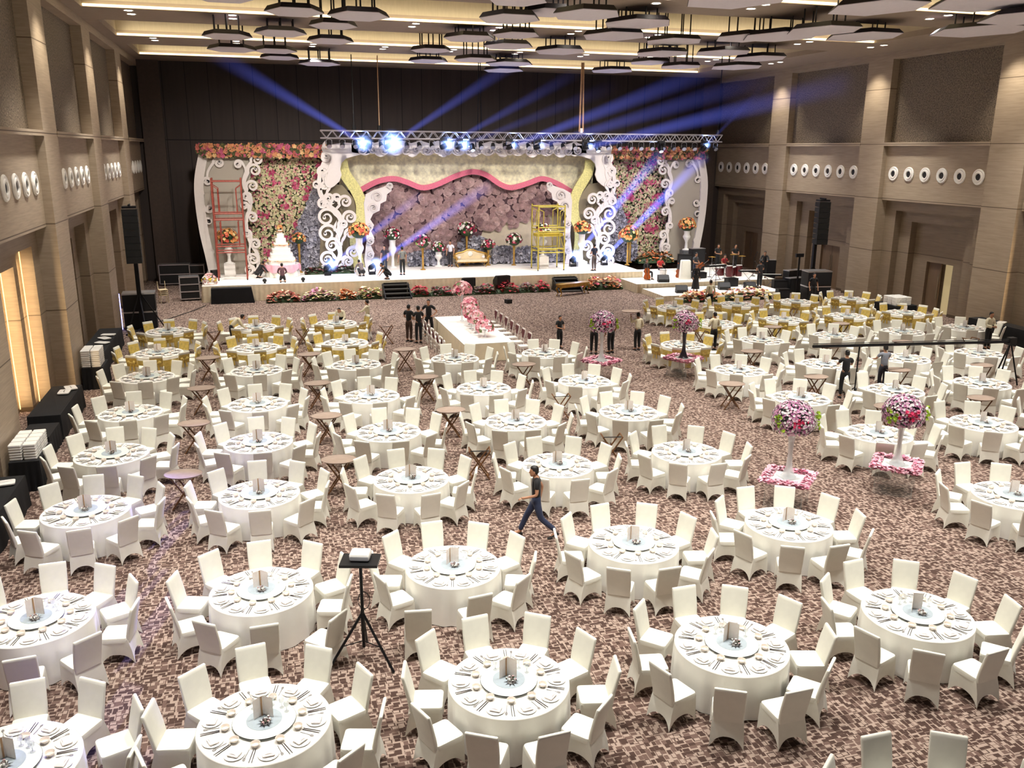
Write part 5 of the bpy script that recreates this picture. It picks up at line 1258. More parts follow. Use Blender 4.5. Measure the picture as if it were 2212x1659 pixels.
def moving_head(label, loc, target, L, k, up=True, sharp=1.0, lensr=.11, gs=.62):
    loc = Vector(loc); d = (Vector(target)-loc).normalized()
    t = thing('moving_head_spotlight', label, 'stage light', loc)
    sg = 1 if up else -1
    MB().cbox((0, 0, -sg*.40), (.2, .17, .08)).build('base', M['black_metal'], t)
    MB().tube([(-.2, 0, -sg*.32), (-.21, 0, 0)], .035, 6).build('yoke', M['black_metal'], t); MB().tube([(.2, 0, -sg*.32), (.21, 0, 0)], .035, 6).build('yoke', M['black_metal'], t)
    hd_ = MB().tube([-d*.22, -d*.1, d*.16, d*.22], [.10, .16, .15, .13], 12).build('head', M['black_metal'], t)
    o = MB().tube([d*.222, d*.235], lensr, 14).build('lens', M['blue_lens'], hd_)
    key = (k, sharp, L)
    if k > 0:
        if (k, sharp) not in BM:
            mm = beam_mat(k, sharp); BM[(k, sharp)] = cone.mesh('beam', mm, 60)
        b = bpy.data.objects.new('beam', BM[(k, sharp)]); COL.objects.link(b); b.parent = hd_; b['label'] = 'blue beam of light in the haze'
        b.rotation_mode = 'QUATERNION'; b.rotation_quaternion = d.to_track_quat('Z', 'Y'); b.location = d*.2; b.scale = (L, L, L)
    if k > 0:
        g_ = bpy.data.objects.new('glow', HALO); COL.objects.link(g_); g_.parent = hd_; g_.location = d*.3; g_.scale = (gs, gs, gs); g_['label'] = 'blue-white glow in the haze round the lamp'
    ld = bpy.data.lights.new('moving_head_glow', 'POINT'); ld.energy = 22; ld.color = (.35, .5, 1); ld.shadow_soft_size = .15
    lo = bpy.data.objects.new('moving_head_glow', ld); COL.objects.link(lo); lo.location = loc+d*.55
    return t
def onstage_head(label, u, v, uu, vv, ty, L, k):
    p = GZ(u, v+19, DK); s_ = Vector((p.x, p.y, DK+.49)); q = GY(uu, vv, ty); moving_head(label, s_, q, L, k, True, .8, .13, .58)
KB = .020
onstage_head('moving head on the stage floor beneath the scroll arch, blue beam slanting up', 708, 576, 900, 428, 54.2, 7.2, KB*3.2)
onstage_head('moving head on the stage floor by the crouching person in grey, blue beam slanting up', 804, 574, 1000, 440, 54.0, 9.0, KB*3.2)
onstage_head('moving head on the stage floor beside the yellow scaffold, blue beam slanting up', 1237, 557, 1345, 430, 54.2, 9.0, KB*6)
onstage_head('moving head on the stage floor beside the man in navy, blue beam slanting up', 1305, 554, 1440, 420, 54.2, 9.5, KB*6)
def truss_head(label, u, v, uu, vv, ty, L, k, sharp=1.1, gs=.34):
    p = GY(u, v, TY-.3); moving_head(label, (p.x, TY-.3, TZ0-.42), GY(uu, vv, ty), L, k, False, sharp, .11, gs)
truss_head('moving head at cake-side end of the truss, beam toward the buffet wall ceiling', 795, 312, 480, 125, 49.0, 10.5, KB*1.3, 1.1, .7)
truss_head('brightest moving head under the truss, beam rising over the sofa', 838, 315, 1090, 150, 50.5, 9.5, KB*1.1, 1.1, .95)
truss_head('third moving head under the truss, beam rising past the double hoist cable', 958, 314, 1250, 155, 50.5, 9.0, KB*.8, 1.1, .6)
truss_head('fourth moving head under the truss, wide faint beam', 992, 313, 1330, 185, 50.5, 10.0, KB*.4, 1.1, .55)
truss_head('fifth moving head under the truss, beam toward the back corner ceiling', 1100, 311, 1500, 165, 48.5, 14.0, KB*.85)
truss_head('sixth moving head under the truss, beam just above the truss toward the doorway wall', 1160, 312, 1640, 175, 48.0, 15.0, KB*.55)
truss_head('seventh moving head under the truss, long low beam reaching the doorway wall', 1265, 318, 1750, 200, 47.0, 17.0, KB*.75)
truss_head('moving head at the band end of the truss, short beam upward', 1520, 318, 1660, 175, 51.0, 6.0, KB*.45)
for k, (u, v) in enumerate(((1017, 316), (1288, 325), (1424, 325))):
    p = GY(u, v, TY-.3); moving_head('dark moving head hanging under the truss, switched off, %s from the cake-side end' % ORD[k], (p.x+.1, TY-.3, TZ0-.45), (p.x+.1, TY-3, 4), 1, 0, False)
# ------------------------------------------------------------------ speakers
M['cone'] = mat('speaker_grille', (22, 22, 26), .7, var=.2, scale=30)
def line_array(label, x, y, zb, face):
    t = thing('line_array_speaker', label, 'speaker', (x, y, zb), face)
    for k in range(8):
        tl = .03*(7-k); MB().prism([(-.34-tl*.3, k*.305), (.30-tl*.3, k*.305+.03), (.30-tl*.3-.02, k*.305+.27), (-.34-tl*.3-.02, k*.305+.295)], -.33, .33, 'YZ').build('cabinet', M['black'], t, 0)
    MB().box(-.3, .3, -.3, .3, 2.46, 2.56).build('flying_frame', M['black_metal'], t, 0); MB().tube([(0, -.35, 2.6), (0, .4, 2.6)], .05, 6).build('beam', M['black_metal'], t)
    return t
def tower(label, x, y, H, legs):
    t = thing('tower_lift', label, 'speaker stand', (x, y, 0))
    MB().box(-.09, .09, -.09, .09, .05, H).build('mast', M['black_metal'], t, 0)
    for a in legs:
        MB().tube([(0, 0, .12), (1.2*math.cos(rad(a)), 1.2*math.sin(rad(a)), .05)], .045, 6).build('leg', M['black_metal'], t)
        MB().tube([(0, 0, 1.9), (1.05*math.cos(rad(a)), 1.05*math.sin(rad(a)), .10)], .03, 6).build('brace', M['black_metal'], t)
a = GY(294, 565, 43.6); line_array('black line-array speaker column high on the lift by the buffet wall', a.x, 43.2, a.z, rad(4)); tower('black tower lift carrying the speaker column by the buffet wall', a.x-.02, 43.62, a.z+.05, (-8, -75, 240))
b = GY(1769, 527, 44.3); line_array('black line-array speaker column high on the lift near the band', b.x, 44.3, b.z, rad(-12)); tower('black tower lift carrying the speaker column near the band', b.x+.05, 44.75, b.z+.05, (-20, 60, 200))
def sub(label, loc, rz, w=.62):
    t = thing('subwoofer', label, 'speaker', loc, rz)
    cb_ = MB().box(-w, w, -.45, .45, 0, .86).build('cabinet', M['black'], t, 0); MB().box(-w+.05, w-.05, -.47, -.45, .06, .80).build('grille', M['cone'], cb_, 0)
    MB().box(-w-.01, w+.01, -.46, .46, .80, .87).build('trim', M['alu'], t, 0)
p = GZ(294, 711)
sub('lower black subwoofer of the stack by the buffet wall', (p.x+.25, p.y+.3, 0), rad(3), .72); sub('upper black subwoofer of the stack by the buffet wall', (p.x+.25, p.y+.3, .875), rad(3), .72)
mb = MB(); mb.box(-.02, .02, -.02, .02, .0, 1.7); one('blue_led_tube', mb, emat('blue_led', (150, 150, 255), 5), 'thin glowing blue tube at the edge of the subwoofer stack', 'light', (p.x-.56, p.y-.2, .05), rad(3), smooth=0)
sub('lower black subwoofer of the stack beside the band', (b.x-.45, 43.6, 0), rad(-8), .72); sub('upper black subwoofer of the stack beside the band', (b.x-.45, 43.6, .875), rad(-8), .72)
mb = MB(); mb.tube([(0, 0, 0), (0, 0, 2.7)], .06, 6); mb.box(-.25, .25, -.05, .05, 2.5, 2.7); one('truss_post', mb, M['black_metal'], 'short dark post standing beside the band-side subwoofers', 'post', (b.x-1.5, 43.9, 0))
# cases in the corner
def case(label, loc, rz, h, n, w=.52):
    t = thing('flight_case', label, 'flight case', loc, rz)
    MB().box(-w, w, -.35, .35, .12, h).build('body', M['black'], t, 0)
    mb = MB()
    for k in range(n+1):
        z = .12+(h-.12)*k/n; mb.box(-w-.015, w+.015, -.365, .365, z-.03, z+.03)
    for a in (-w, w): mb.box(a-.03, a+.03, -.365, -.34, .12, h)
    mb.build('edging', M['alu'], t, 0)
    for a in (-.4, .4): MB().tube([(a, -.3, .06), (a, .3, .06)], .055, 8).build('caster', M['black'], t)
q = GZ(411, 650); case('black flight case with silver edging on the carpet beside the stage', (q.x, q.y+.35, 0), rad(6), 1.35, 3)
case('dark flight case in the shadow behind, against the back wall', (-5.2, 58.6, 0), 0, 1.3, 2, .9); case('second dark flight case against the back wall, nearer the stage', (-3.95, 58.9, 0), 0, 1.2, 2, .5)
t = thing('chair_stack', 'pale slatted chair stack standing behind the speaker tower', 'chair', (-5.3, 51.6, 0), rad(20))
mb = MB()
for k in range(4):
    for a in (-.2, .2): mb.tube([(a, .2, .02+.1*k), (a, .26, .9+.1*k)], .018, 5); mb.tube([(a, -.2, .02+.1*k), (a, -.2, .45+.1*k)], .018, 5)
    mb.box(-.22, .22, -.22, .22, .44+.1*k, .47+.1*k)
mb.build('frame', M['cream'], t, 0)
pts = [GZ(u, v, .02) for u, v in ((445, 660), (415, 672), (370, 687), (340, 696), (325, 712))]
one('floor_cable', MB().tube(pts, .02, 5), M['black'], 'thin dark cable running over the carpet from stage corner to speaker tower', 'cable')
# ------------------------------------------------------------------ tray stands in the aisles
def tray_stand_proto():
    t = thing('tray_stand', 'x', 'tray stand', group='folding wooden tray stands')
    for s_ in (-1, 1):
        mb = MB()
        for yy in (-.19+.04*(s_ > 0), .19-.04*(s_ > 0)): mb.tube([(s_*.27, yy, .0), (-s_*.27, yy, .80)], .021, 6)
        mb.tube([(-s_*.27, -.19, .80), (-s_*.27, .19, .80)], .02, 6); mb.tube([(s_*.22, -.17, .07), (s_*.22, .17, .07)], .016, 6); mb.build('frame', M['brown_wood'], t)
    MB().box(-.25, .25, -.15, -.10, .79, .80).build('strap', M['black_cloth'], t, 0); remember(t); return t
ts0 = tray_stand_proto(); tr0 = None
def tray(loc, rz, label):
    global tr0
    if tr0 is None:
        tr0 = thing('serving_tray', label, 'tray', loc, rz, 'oval taupe serving trays'); N = 36
        MB().loft([[(.44*k*math.cos(2*PI*j/N), .34*k*math.sin(2*PI*j/N), z) for j in range(N)] for k, z in ((.9, 0), (1.0, .035), (.985, .035), (.9, .012), (.02, .012))]).build('dish', M['tray'], tr0)
        MB().loft([[(.445*math.cos(2*PI*j/N)*k, .345*math.sin(2*PI*j/N)*k, z) for j in range(N)] for k, z in ((1.0, .030), (1.01, .040), (.985, .040))], False, False).build('rim', mat('tray_rim', (128, 110, 98), .5), tr0); remember(tr0); return tr0
    return dup(tr0, loc, rz, label)
AIS = {'first aisle from buffet wall': (-2.1, [(20.93, 1), (25.07, 1), (28.97, 1), (33.38, 1), (38.65, 0)]), 'second aisle from buffet wall': (1.58, [(20.99, 1), (24.84, 1), (28.65, 1), (33.03, 1), (38.17, 0)]),
       'third aisle from buffet wall': (5.22, [(20.93, 0), (24.48, 1), (28.55, 1), (32.96, 1), (37.97, 0)]), 'fourth aisle from buffet wall': (9.03, [(21.09, 0), (25.31, 0), (29.42, 1)]),
       'block beside the doorway wall': (None, [(15.0, 25.0, 1), (18.3, 29.2, 1), (18.35, 25.1, 1), (18.3, 21.4, 1), (21.85, 25.2, 1), (21.85, 29.2, 1), (25.35, 25.0, 1), (25.35, 29.2, 1), (21.85, 21.4, 1), (21.85, 33.3, 1), (25.3, 33.2, 1), (18.3, 33.3, 0), (28.8, 29.2, 0), (25.4, 37.3, 0)])}
OLD = {'x': (None, [(15.27, 25.0, 1), (19.17, 30.07, 1), (18.96, 26.14, 1), (18.81, 22.69, 1), (22.7, 27.59, 1), (25.72, 26.64, 1), (23.01, 22.93, 1), (22.2, 30.6, 1), (25.6, 30.6, 1), (22.1, 34.8, 1), (25.5, 34.6, 1), (19.0, 34.2, 0), (29.0, 30.4, 0), (25.6, 38.3, 0)])}
for an, (ax, L) in AIS.items():
    for k, q in enumerate(L):
        x, y, f = (ax, q[0], q[1]) if ax is not None else q
        lb = 'folding wooden tray stand %s, %s, %s' % ('with a tray' if f else 'without tray', (ORD[k]+' from camera' if ax is not None else ORD[k]+' listed in the rows'), an)
        if ax is None: lb = 'folding wooden tray stand beside the %s table, %s column from buffet wall%s' % (RO[min(range(8), key=lambda i: abs(RY[i]-y))], CO[min(range(10), key=lambda i: abs(CX[i]-x))], '' if f else ', without tray')
        place(ts0, (x, y, 0), rad((k*47) % 22-11), lb)
        if f: tray((x, y, .822), rad((k*31) % 24-12), 'oval taupe tray on the wooden stand'+lb.split('stand', 1)[1].replace(' with a tray', ''))
# trays carried by waiters
for nm, (u, v), z in (('held up by the waiter in the central aisle', (1364, 669), 1.62), ('carried by the waiter beside the gold-skirted tables', (792, 697), 1.10)):
    g = GY(u, v, GZ(*((1376, 757) if z > 1.5 else (796, 722))).y+(.14 if z > 1.5 else .1)); tt = tray((g.x, g.y, g.z-(.085 if z > 1.5 else 0)), 0, 'large oval tray '+nm)
# ------------------------------------------------------------------ buffet tables along the walls
def draped(label, x0, x1, y0, y1, h):
    t = thing('buffet_table', label, 'table', ((x0+x1)/2, (y0+y1)/2, 0)); hx, hy = (x1-x0)/2, (y1-y0)/2
    mb = MB(); N = 60; per = []
    cs = [(-hx, -hy), (hx, -hy), (hx, hy), (-hx, hy)]
    rings = []
    for z, e in ((0.005, .05), (h*.6, .02), (h-.01, .0)):
        r = []
        for i in range(4):
            a, b = cs[i], cs[(i+1) % 4]
            for j in range(15):
                q = j/15; w = e*(.5+.5*math.sin((i*15+j)*1.9)); x = a[0]+(b[0]-a[0])*q; y = a[1]+(b[1]-a[1])*q
                r.append((x*(1+w/hx), y*(1+w/max(hy, .3)), z))
        rings.append(r)
    rings.append([(x*.99, y*.99, h) for x, y, z in rings[-1]]); mb.loft(rings); mb.build('drape', M['black_cloth'], t, 30); return t
draped('long table in black cloth by the lit wall recess', -6.85, -5.95, 27.2, 30.7, .78)
draped('lower black-draped cart next to the long black table', -6.75, -5.95, 25.55, 26.95, .62)
draped('black-draped table at the buffet wall close to the subwoofers', -6.9, -6.0, 35.6, 40.6, .78)
draped('black-draped table at the buffet wall cut off by the frame edge', -6.85, -5.75, 18.2, 22.0, .80)
draped('black cube stand holding folded white boxes, nearer the camera', -6.35, -5.65, 23.0, 24.5, .80)
draped('black cube stand holding folded white boxes, nearer the stage', -6.35, -5.65, 33.0, 34.3, .80)
draped('black-draped stand with white boxes by the open doorway', 30.9, 32.2, 36.4, 38.0, .85)
draped('long black-draped table against the doorway wall', 32.45, 33.2, 29.0, 33.2, .8)
bx0 = None
for nm, x0, y0, z0, nx, ny, nz in (('nearer the camera', -6.2, 23.25, .805, 2, 4, 2), ('nearer the stage', -6.2, 33.2, .805, 2, 3, 3), ('by the open doorway', 31.15, 36.7, .855, 3, 3, 2)):
    k = 0
    for iz in range(nz):
        for iy in range(ny):
            for ix in range(nx):
                lb = 'white napkin stack %s, %s layer, %s across, row %s' % (nm, ('bottom', 'middle', 'top')[iz], ORD[ix], ORD[iy])
                loc = (x0+ix*.33, y0+iy*.33, z0+iz*.205)
                if bx0 is None:
                    bx0 = thing('napkin_stack', lb, 'napkins', loc, 0, 'white napkin stacks on black stands')
                    for q in range(3): MB().loft([[(x, y, q*.066+z) for x, y in rrect(.15*e, .15*e, .03)] for z, e in ((.0, .95), (.02, 1), (.045, 1), (.064, .95))]).build('fold', M['porcelain'], bx0)
                    remember(bx0)
                else: dup(bx0, loc, 0, lb)
for k, (x, y, z) in enumerate(((-6.3, 29.7, .782), (-6.2, 30.2, .782), (-6.35, 38.2, .782), (-6.3, 37.3, .782), (-6.3, 38.9, .782), (-6.1, 21.4, .802), (32.8, 31.6, .802))):
    one('platter', MB().loft([[(x_, y_, zz) for x_, y_ in rrect(a_, b_, .06)] for zz, a_, b_ in ((0, .12, .2), (.03, .17, .27), (.06, .17, .27), (.07, .05, .1))]), M['porcelain'], 'white dish on the black buffet cloth, %s from camera along the walls' % ORD[k], 'dish', (x, y, z), rad(20*k))
# ------------------------------------------------------------------ projector on tripod
g = Vector((1.26, 12.70, 0)); c = GZ(778, 1208, 1.92)
t = thing('tripod_stand', 'black tripod stand with flat tray between the front tables', 'tripod', (c.x, c.y, 0), rad(-16))
MB().tube([(0, 0, .30), (0, 0, 1.88)], .028, 8).build('pole', M['black_metal'], t); MB().tube([(0, 0, .62), (0, 0, 1.0)], .032, 8).build('sleeve', M['black'], t)
MB().box(-.31, .31, -.22, .22, 1.87, 1.915).build('tray', M['black'], t, 0)
for a in (205, 330, 95):
    MB().tube([(0, 0, .95), (.62*math.cos(rad(a)), .62*math.sin(rad(a)), .015)], .023, 6).build('leg', M['black_metal'], t)
    MB().tube([(0, 0, .42), (.36*math.cos(rad(a)), .36*math.sin(rad(a)), .40)], .010, 5).build('strut', M['black_metal'], t)
MB().tube([(.03+.10*math.sin(k*.6)*1, .02, 1.16+.16*math.cos(k*.6)) for k in range(12)], .008, 5).build('cable_loop', M['black'], t)
t = thing('projector', 'white projector lying on the tripod tray', 'projector', (c.x+.01, c.y+.02, 1.922), rad(-18))
MB().loft([[(x, y, z) for x, y in rrect(.165*k, .135*k, .035)] for z, k in ((.015, .95), (.03, 1), (.105, 1), (.125, .93))]).build('case', M['porcelain'], t)
MB().box(-.15, .15, -.137, -.130, .03, .09).build('vent', mat('grey_vent', (190, 192, 200), .5), t, 0); MB().tube([(.08, .12, .065), (.08, .15, .065)], .04, 14).build('lens', M['black'], t)
for a in (-.12, .12): MB().tube([(a, -.1, 0), (a, -.1, .02)], .015, 8).build('foot', M['black'], t)
# ------------------------------------------------------------------ flower pedestals along the runway
for k, (x, y, fz, gr, lime) in enumerate(((12.19, 29.75, 2.22, 'hiding two people in black', 1), (15.42, 29.35, 2.15, 'beside the gold-skirted table', 1), (12.07, 17.21, 2.25, 'standing alone in the middle aisle', 1), (15.30, 17.28, 2.14, 'with red roses at its heart', 1))):
    dark = (k == 1)
    t = thing('acrylic_table', 'clear acrylic cube table with pink flower rim, %s' % gr, 'table', (x, y, 0), rad(45 if k > 1 else 30)); s_ = .44
    for a, b in ((-s_, -s_), (s_, -s_), (s_, s_), (-s_, s_)): MB().box(a-.012, a+.012, b-.012, b+.012, 0, .68).build('edge', M['acrylic'], t, 0)
    mb = MB()
    for q in range(4):
        a = rad(90*q); ca, sa = math.cos(a), math.sin(a); mb.add([(s_*ca-s_*-sa*-1, s_*sa+s_*ca*-1, 0), (s_*ca-s_*sa, s_*sa+s_*ca, 0), (s_*ca-s_*sa, s_*sa+s_*ca, .68), (s_*ca+s_*sa, s_*sa-s_*ca, .68)], [(0, 1, 2, 3)])
    mb.build('side_sheet', M['acrylic'], t, 0)
    MB().box(-s_, s_, -s_, s_, .68, .71).build('top', M['white_paint'], t, 0)
    mb = MB(); rg = random.Random(60+k); n = 64
    for i in range(1000):
        q = rg.uniform(0, 4); e = int(q); f = (q-e)*2-1; w = rg.uniform(.38, .58); ang = rad(90*e)
        lx, ly = w*(1 if True else 0), f*w; X_, Y_ = lx*math.cos(ang)-ly*math.sin(ang), lx*math.sin(ang)+ly*math.cos(ang)
        blossom(mb, (X_, Y_, .71+rg.uniform(-.07, .07)*(1.2-abs(w-.48)*8)), rg.uniform(.04, .065), rg)
    mb.build('flower_rim', M['pink_fl'], t, 0)
    v = thing('flower_column', 'glass vase with pink, purple and white flower ball, %s' % gr, 'flower arrangement', (x, y, .712))
    H = fz-.712-.30
    MB().box(-.2, .2, -.2, .2, .0, .03).build('plinth', M['crystal'], v, 0)
    MB().lathe([(.19, .03), (.15, .08), (.075, .30), (.055, H*.5), (.075, H*.8), (.12, H)], 20).build('vase', M['crystal'] if not dark else mat('dark_vase', (52, 48, 56), .2, .2), v)
    MB().tube([(0, 0, .05), (0, 0, H)], .04, 8).build('filling', M['white_paint'] if not dark else M['black_metal'], v)
    MB().ball((0, 0, H+.26), (.40, .40, .36), 14, 9).build('foliage', mat('deep_foliage', (40, 38, 40), .8, var=.4, scale=12), v)
    mb = MB(); rg = random.Random(70+k); flower_ball(mb, (0, 0, H+.24), .49, 1700, rg, .033, .95, -.6); mb.build('blossoms', PURPLE, v, 0)
    mb = MB()
    for i in range((6, 7, 9, 20)[k]): a = rg.uniform(4.2, 4.9) if k != 3 else rg.uniform(3.9, 4.7); e = rg.uniform(-.1, .35); q = .53; flower_ball(mb, (q*math.cos(a)*math.cos(e), q*math.sin(a)*math.cos(e), H+.24+q*math.sin(e)), .03, 2, rg, .048)
    mb.build('red_blossoms', palette('red_roses', [((206, 40, 90), 4), ((226, 90, 130), 2)]), v, 0)
    mb = MB()
    for sgn in (-1, 1):
        for i in range(9): a = rg.uniform(-.25, .25)+(0 if sgn > 0 else PI)-.35*sgn; flower_ball(mb, (.54*math.cos(a), .54*math.sin(a)-.05, H+.2+.04*i-.1), .025, 2, rg, .05)
    mb.build('lime_sprays', M['lime'], v, 0)
# ------------------------------------------------------------------ head table before the stage
t = thing('head_table', 'long banquet table under cream cloth with flowers, before the stage', 'table', (8.80, 36.7, 0), rad(0))
hx, hy = 1.05, 3.1
MB().box(-hx, hx, -hy, hy, .74, .76).build('tabletop', M['table_cloth'], t, 0)
mb = pleats([(-hx, hy), (-hx, -hy), (hx, -hy), (hx, hy), (-hx, hy)], .01, .745, .03, .3); mb.build('tablecloth', mat('cream_table_cloth', (240, 226, 196), .8, var=.05, scale=3), t, 60)
rg = random.Random(80)
for k, (dy, r, h_) in enumerate(((1.8, .42, 1.3), (.85, .38, .75), (-.95, .36, .5), (-1.85, .34, .3), (-.05, .34, .6))):
    f = thing('table_bouquet', 'pink blossom centrepiece on the long cream table, %s from the stage' % ORD[(0, 2, 3, 4, 1)[k]], 'flowers', (8.85+(.1 if k % 2 else -.05), 36.7+dy, .765))
    MB().lathe([(.1, 0), (.04, .05), (.035, h_*.7), (.08, h_)], 12).build('vase', M['crystal'], f)
    mb = MB(); flower_ball(mb, (0, 0, h_+r*.3), r, 90, rg, .10, .9); mb.build('blossoms', palette('rose_pink_blooms', [((252, 176, 188), 5), ((255, 212, 216), 4), ((214, 84, 120), 2), ((120, 140, 90), 1)]), f, 0)
vc = None
M['maroon'] = mat('maroon_chair_back', (92, 22, 34), .6, var=.15)
for k in range(14):
    s_ = -1 if k < 7 else 1; i = k % 7; y = 36.7-2.7+.9*i; x = 8.80+s_*1.62
    lb = 'white maroon-backed chair, %s from camera, %s side of the long table' % (ORD[i], 'buffet-wall' if s_ < 0 else 'doorway-wall')
    if vc is None:
        vc = thing('dining_chair', lb, 'chair', (x, y, 0), rad(-90), 'chairs along the long head table')
        MB().box(-.21, .21, -.2, .22, .43, .49).build('seat', M['white_paint'], vc, 0)
        for a in (-.19, .19):
            MB().tube([(a, .19, 0), (a, .19, .43)], .02, 6).build('leg', M['white_paint'], vc); MB().tube([(a, -.2, 0), (a, -.2, .45), (a, -.28, 1.0)], .02, 6).build('leg', M['white_paint'], vc)
        MB().box(-.2, .2, -.27, -.23, .62, .98).build('backrest', M['maroon'], vc, 0); MB().box(-.21, .21, -.295, -.262, .97, 1.03).build('top_rail', M['white_paint'], vc, 0)
        mb = MB()
        for z in (.15, .28): mb.tube([(-.19, .19, z), (.19, .19, z)], .012, 5); mb.tube([(-.19, -.2, z), (.19, -.2, z)], .012, 5)
        mb.build('rungs', M['white_paint'], vc); remember(vc)
    else: dup(vc, (x, y, 0), rad(-90 if s_ < 0 else 90), lb)
# ------------------------------------------------------------------ camera crane
T1 = GY(1857, 746, 25.1); B = GY(2184, 738, 25.1); A = B+(T1-B)*1.285
t = thing('camera_crane', 'long dark camera crane arm spanning the white tables on tripods', 'camera crane', (27.0, 25.6, 0))
o_ = Vector((27.0, 25.6, 0)); d = (B-A).normalized()
MB().tube([A-o_, B-o_], .055, 6).build('arm', M['black_metal'], t); MB().tube([A-o_+Vector((0, 0, .09)), B-o_+Vector((0, 0, .09))], .014, 5).build('cable', M['black'], t)
MB().cbox(tuple(B-o_+Vector((.02, 0, .02))), (.14, .1, .14)).build('head', M['black'], t)
F = Vector((B.x-.1, B.y, 0))
for k, a in enumerate((205, 325, 85)): MB().tube([B-o_, F-o_+Vector((.5*math.cos(rad(a)), .5*math.sin(rad(a)), .02))], .03, 6).build('leg', M['black_metal'], t)
q = GZ(1855, 838, 0); top = Vector((T1.x, T1.y, T1.z)); q = Vector((T1.x, T1.y, 0))
MB().tube([(q.x-27, q.y-25.6, .02), (top.x-27, top.y-25.6, top.z)], .028, 6).build('support_post', M['black_metal'], t)
for a in (20, 140, 260): MB().tube([(q.x-27, q.y-25.6, .35), (q.x-27+.35*math.cos(rad(a)), q.y-25.6+.35*math.sin(rad(a)), .02)], .02, 6).build('foot', M['black'], t)
# ------------------------------------------------------------------ band gear
M['cello'] = mat('varnished_spruce', (168, 84, 36), .35, var=.2, scale=6)
def fiddle(name, label, cat, loc, rz, tilt, s_):
    t = thing(name, label, cat, loc, rz); out = []
    for a, w in ((0, .0), (.02, .16), (.12, .22), (.25, .20), (.36, .14), (.46, .15), (.58, .18), (.68, .15), (.74, .06), (.76, 0)): out.append((w*s_, a*s_))
    po = [(a, b) for a, b in out]+[(-a, b) for a, b in out[::-1]]
    MB().prism(po, -.06*s_, .06*s_).build('body', M['cello'], t, 30); MB().box(-.022*s_, .022*s_, -.085*s_, -.05*s_, .45*s_, 1.22*s_).build('neck', M['black'], t, 0); MB().box(-.04*s_, .04*s_, -.08*s_, -.04*s_, 1.2*s_, 1.32*s_).build('scroll', M['cello'], t, 0)
    mb = MB()
    for q in (-.012, .0, .012): mb.tube([(q*s_, -.10*s_, .1*s_), (q*s_, -.09*s_, 1.2*s_)], .003, 4)
    mb.build('string', M['alu'], t); t.rotation_euler = (tilt, 0, rz); return t
fiddle('cello', 'orange-brown cello held by the seated cellist', 'cello', (23.3, 49.75, .60), rad(-10), rad(-14), .98)
fiddle('guitar', 'brown acoustic guitar resting upright beside the percussionist', 'guitar', (25.7, 50.3, .56), rad(-20), rad(-12), .72)
t = fiddle('guitar', 'brown guitar played by the man in grey shirt', 'guitar', (26.35, 48.95, 1.35), rad(0), 0, .7); t.rotation_euler = (0, rad(60), rad(10))
def drum(label, loc, r, h, shell, rz=0):
    t = thing('drum', label, 'drum', loc, rz); MB().lathe([(r*.96, 0), (r, .03), (r, h)], 20).build('shell', shell, t); MB().lathe([(r*.99, h), (r*.97, h+.015)], 20).build('head', M['porcelain'], t); MB().lathe([(r*1.03, h-.03), (r*1.03, h+.01)], 20, cap0=False, cap1=False).build('hoop', M['alu'], t)
drum('pale hand drum held between the percussionist’s knees'.replace('’s', ''), (24.85, 50.72, .56), .24, .5, M['white_paint'])
red = mat('red_drum_shell', (96, 24, 30), .3, var=.1)
for k, (x, y, z, r, h_) in enumerate(((28.9, 50.7, .56, .28, .5), (29.5, 50.4, .56, .3, .55), (30.15, 50.8, .56, .26, .5), (29.2, 50.0, .56, .2, .7), (29.95, 50.1, .56, .2, .7))): drum('red drum of the drum kit, %s toward the doorway wall' % ORD[k], (x, y, z), r, h_, red)
for k, (x, y) in enumerate(((28.4, 50.9), (30.6, 50.9), (30.5, 51.8))):
    t = thing('cymbal', 'cymbal on a thin stand at the drum kit, %s toward the doorway wall' % ORD[k], 'cymbal', (x, y, .55)); MB().tube([(0, 0, 0), (0, 0, 1.2)], .015, 6).build('stand', M['alu'], t); MB().lathe([(.24, 1.19), (.06, 1.22), (.02, 1.24)], 20).build('plate', M['gold_paint'], t)
for k, (x, y, z, rz) in enumerate(((27.6, 48.9, .55, 12), (30.9, 47.8, 0, -20), (29.3, 47.8, .30, -10))):
    t = thing('keyboard', 'black stage keyboard on X stand, %s toward the doorway wall' % ORD[k], 'keyboard', (x, y, z), rad(rz))
    MB().box(-.65, .65, -.16, .16, .86, .96).build('case', M['black'], t, 0); MB().box(-.58, .58, -.15, .02, .96, .972).build('keys', M['porcelain'], t, 0)
    for s_ in (-1, 1): MB().tube([(s_*.4, 0, .02), (-s_*.4, 0, .86)], .022, 6).build('leg', M['alu'], t)
t = thing('lectern_cover', 'white draped upright keyboard case beside the hand drum', 'case', (25.9, 49.75, .55), rad(-10)); MB().loft([[(x, y, z) for x, y in rrect(a, b, .06)] for z, a, b in ((0, .36, .26), (.1, .34, .24), (1.15, .30, .2), (1.2, .26, .16))]).build('cover', M['white_cloth'], t)
ms = None
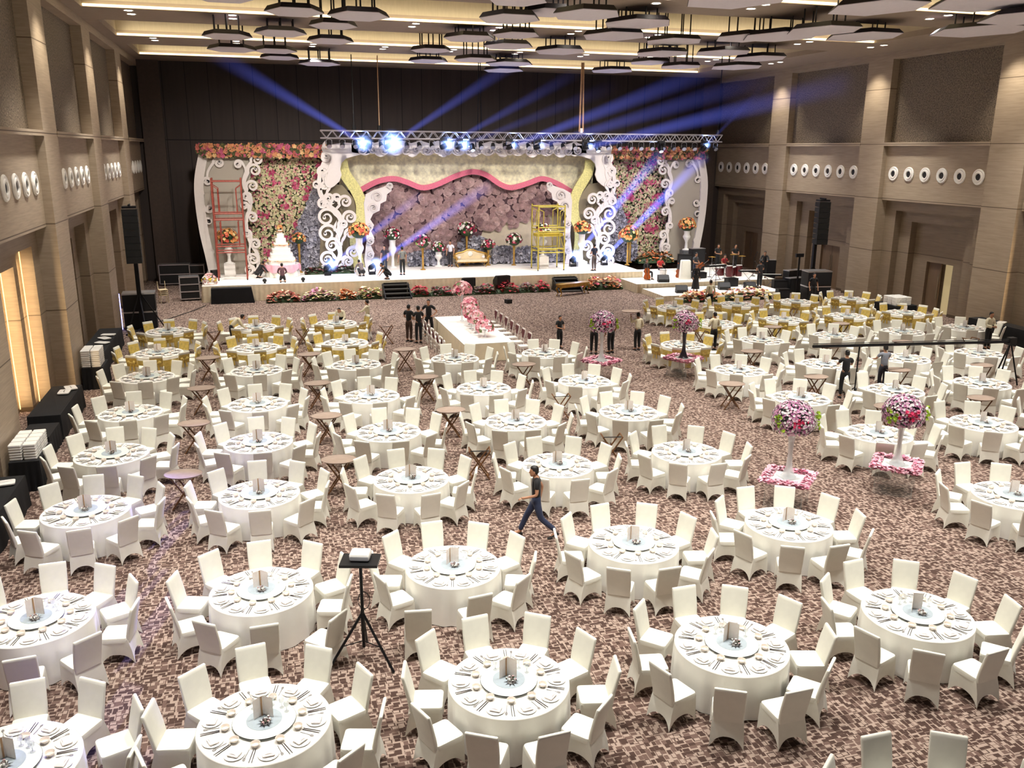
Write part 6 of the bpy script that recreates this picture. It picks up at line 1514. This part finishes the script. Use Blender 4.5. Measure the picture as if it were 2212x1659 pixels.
for k, (x, y, z) in enumerate(((24.3, 49.3, .55), (26.9, 47.6, .30), (27.9, 50.2, .55), (28.5, 49.4, .55), (25.5, 47.4, .30), (30.9, 49.9, .55), (29.6, 47.2, .3))):
    lb = 'black microphone stand on the band platform, %s toward the doorway wall' % ORD[k]
    if ms is None:
        ms = thing('microphone_stand', lb, 'microphone stand', (x, y, z), 0, 'microphone stands of the band'); MB().tube([(0, 0, .02), (0, 0, 1.25)], .014, 6).build('pole', M['black_metal'], ms); MB().tube([(0, 0, 1.25), (.3, .1, 1.5)], .011, 6).build('boom', M['black_metal'], ms); MB().ball((.32, .11, 1.52), .035, 8, 5).build('microphone', M['black'], ms); MB().lathe([(.15, 0), (.14, .02), (.02, .03)], 14).build('base', M['black_metal'], ms); remember(ms)
    else: dup(ms, (x, y, z), k*1.3, lb)
for k, (x, y, z, w, h_) in enumerate(((27.3, 52.6, .55, .45, 1.2), (28.5, 53.2, .55, .5, 1.5), (30.85, 46.6, .0, .5, .75), (31.7, 46.4, 0, .6, .9), (29.7, 44.6, 0, .35, .55), (32.3, 47.6, 0, .6, 1.2), (26.9, 49.9, .56, .5, .35), (32.3, 50.5, 0, .5, 1.5), (28.1, 47.8, .30, .35, .5))):
    t = thing('amplifier', 'black amplifier case among the band gear, %s counted toward the doorway wall' % ORD[k], 'amplifier', (x, y, z), rad(k*23 % 40-20)); MB().box(-w, w, -.25, .25, .03, h_).build('cabinet', M['black'], t, 0); MB().box(-w+.05, w-.05, -.265, -.25, .08, h_-.08).build('grille', M['cone'], t, 0)
    MB().box(-w-.01, w+.01, -.255, .255, h_-.01, h_+.02).build('edging', M['alu'] if k % 2 else M['black_metal'], t, 0)
# ------------------------------------------------------------------ light
def area(name, loc, tgt, e, col, sx, sy):
    ld = bpy.data.lights.new(name, 'AREA'); ld.shape = 'RECTANGLE'; ld.size = sx; ld.size_y = sy; ld.energy = e; ld.color = col
    lo = bpy.data.objects.new(name, ld); COL.objects.link(lo); lo.location = loc; lo.rotation_mode = 'QUATERNION'; lo.rotation_quaternion = (Vector(tgt)-Vector(loc)).to_track_quat('-Z', 'Y')
def spot(name, loc, tgt, e, col, ang, soft=.2):
    ld = bpy.data.lights.new(name, 'SPOT'); ld.energy = e; ld.color = col; ld.spot_size = rad(ang); ld.spot_blend = .8; ld.shadow_soft_size = soft
    lo = bpy.data.objects.new(name, ld); COL.objects.link(lo); lo.location = loc; lo.rotation_mode = 'QUATERNION'; lo.rotation_quaternion = (Vector(tgt)-Vector(loc)).to_track_quat('-Z', 'Y')
for i in range(7):
    x = -1+i*4.6; spot('front_wash', (x, 42, 12.6), (x, 56.5, 4.6), 2500, (1, .93, .86), 60, .3)
spot('blue_wash', (6.5, 52.0, 8.3), (-4.2, 12.6, .8), 60000, (.30, .28, 1), 11, .1)
w = bpy.data.worlds.new('hall_ambient'); S.world = w; w.use_nodes = True; bg = w.node_tree.nodes['Background']; bg.inputs['Color'].default_value = (.92, .90, .88, 1); bg.inputs['Strength'].default_value = .17
S.cycles.max_bounces = 7; S.cycles.diffuse_bounces = 3; S.cycles.glossy_bounces = 2; S.cycles.transmission_bounces = 3; S.cycles.volume_bounces = 0; S.cycles.caustics_reflective = False; S.cycles.caustics_refractive = False
S.view_settings.view_transform = 'Standard'; S.view_settings.exposure = 0.34
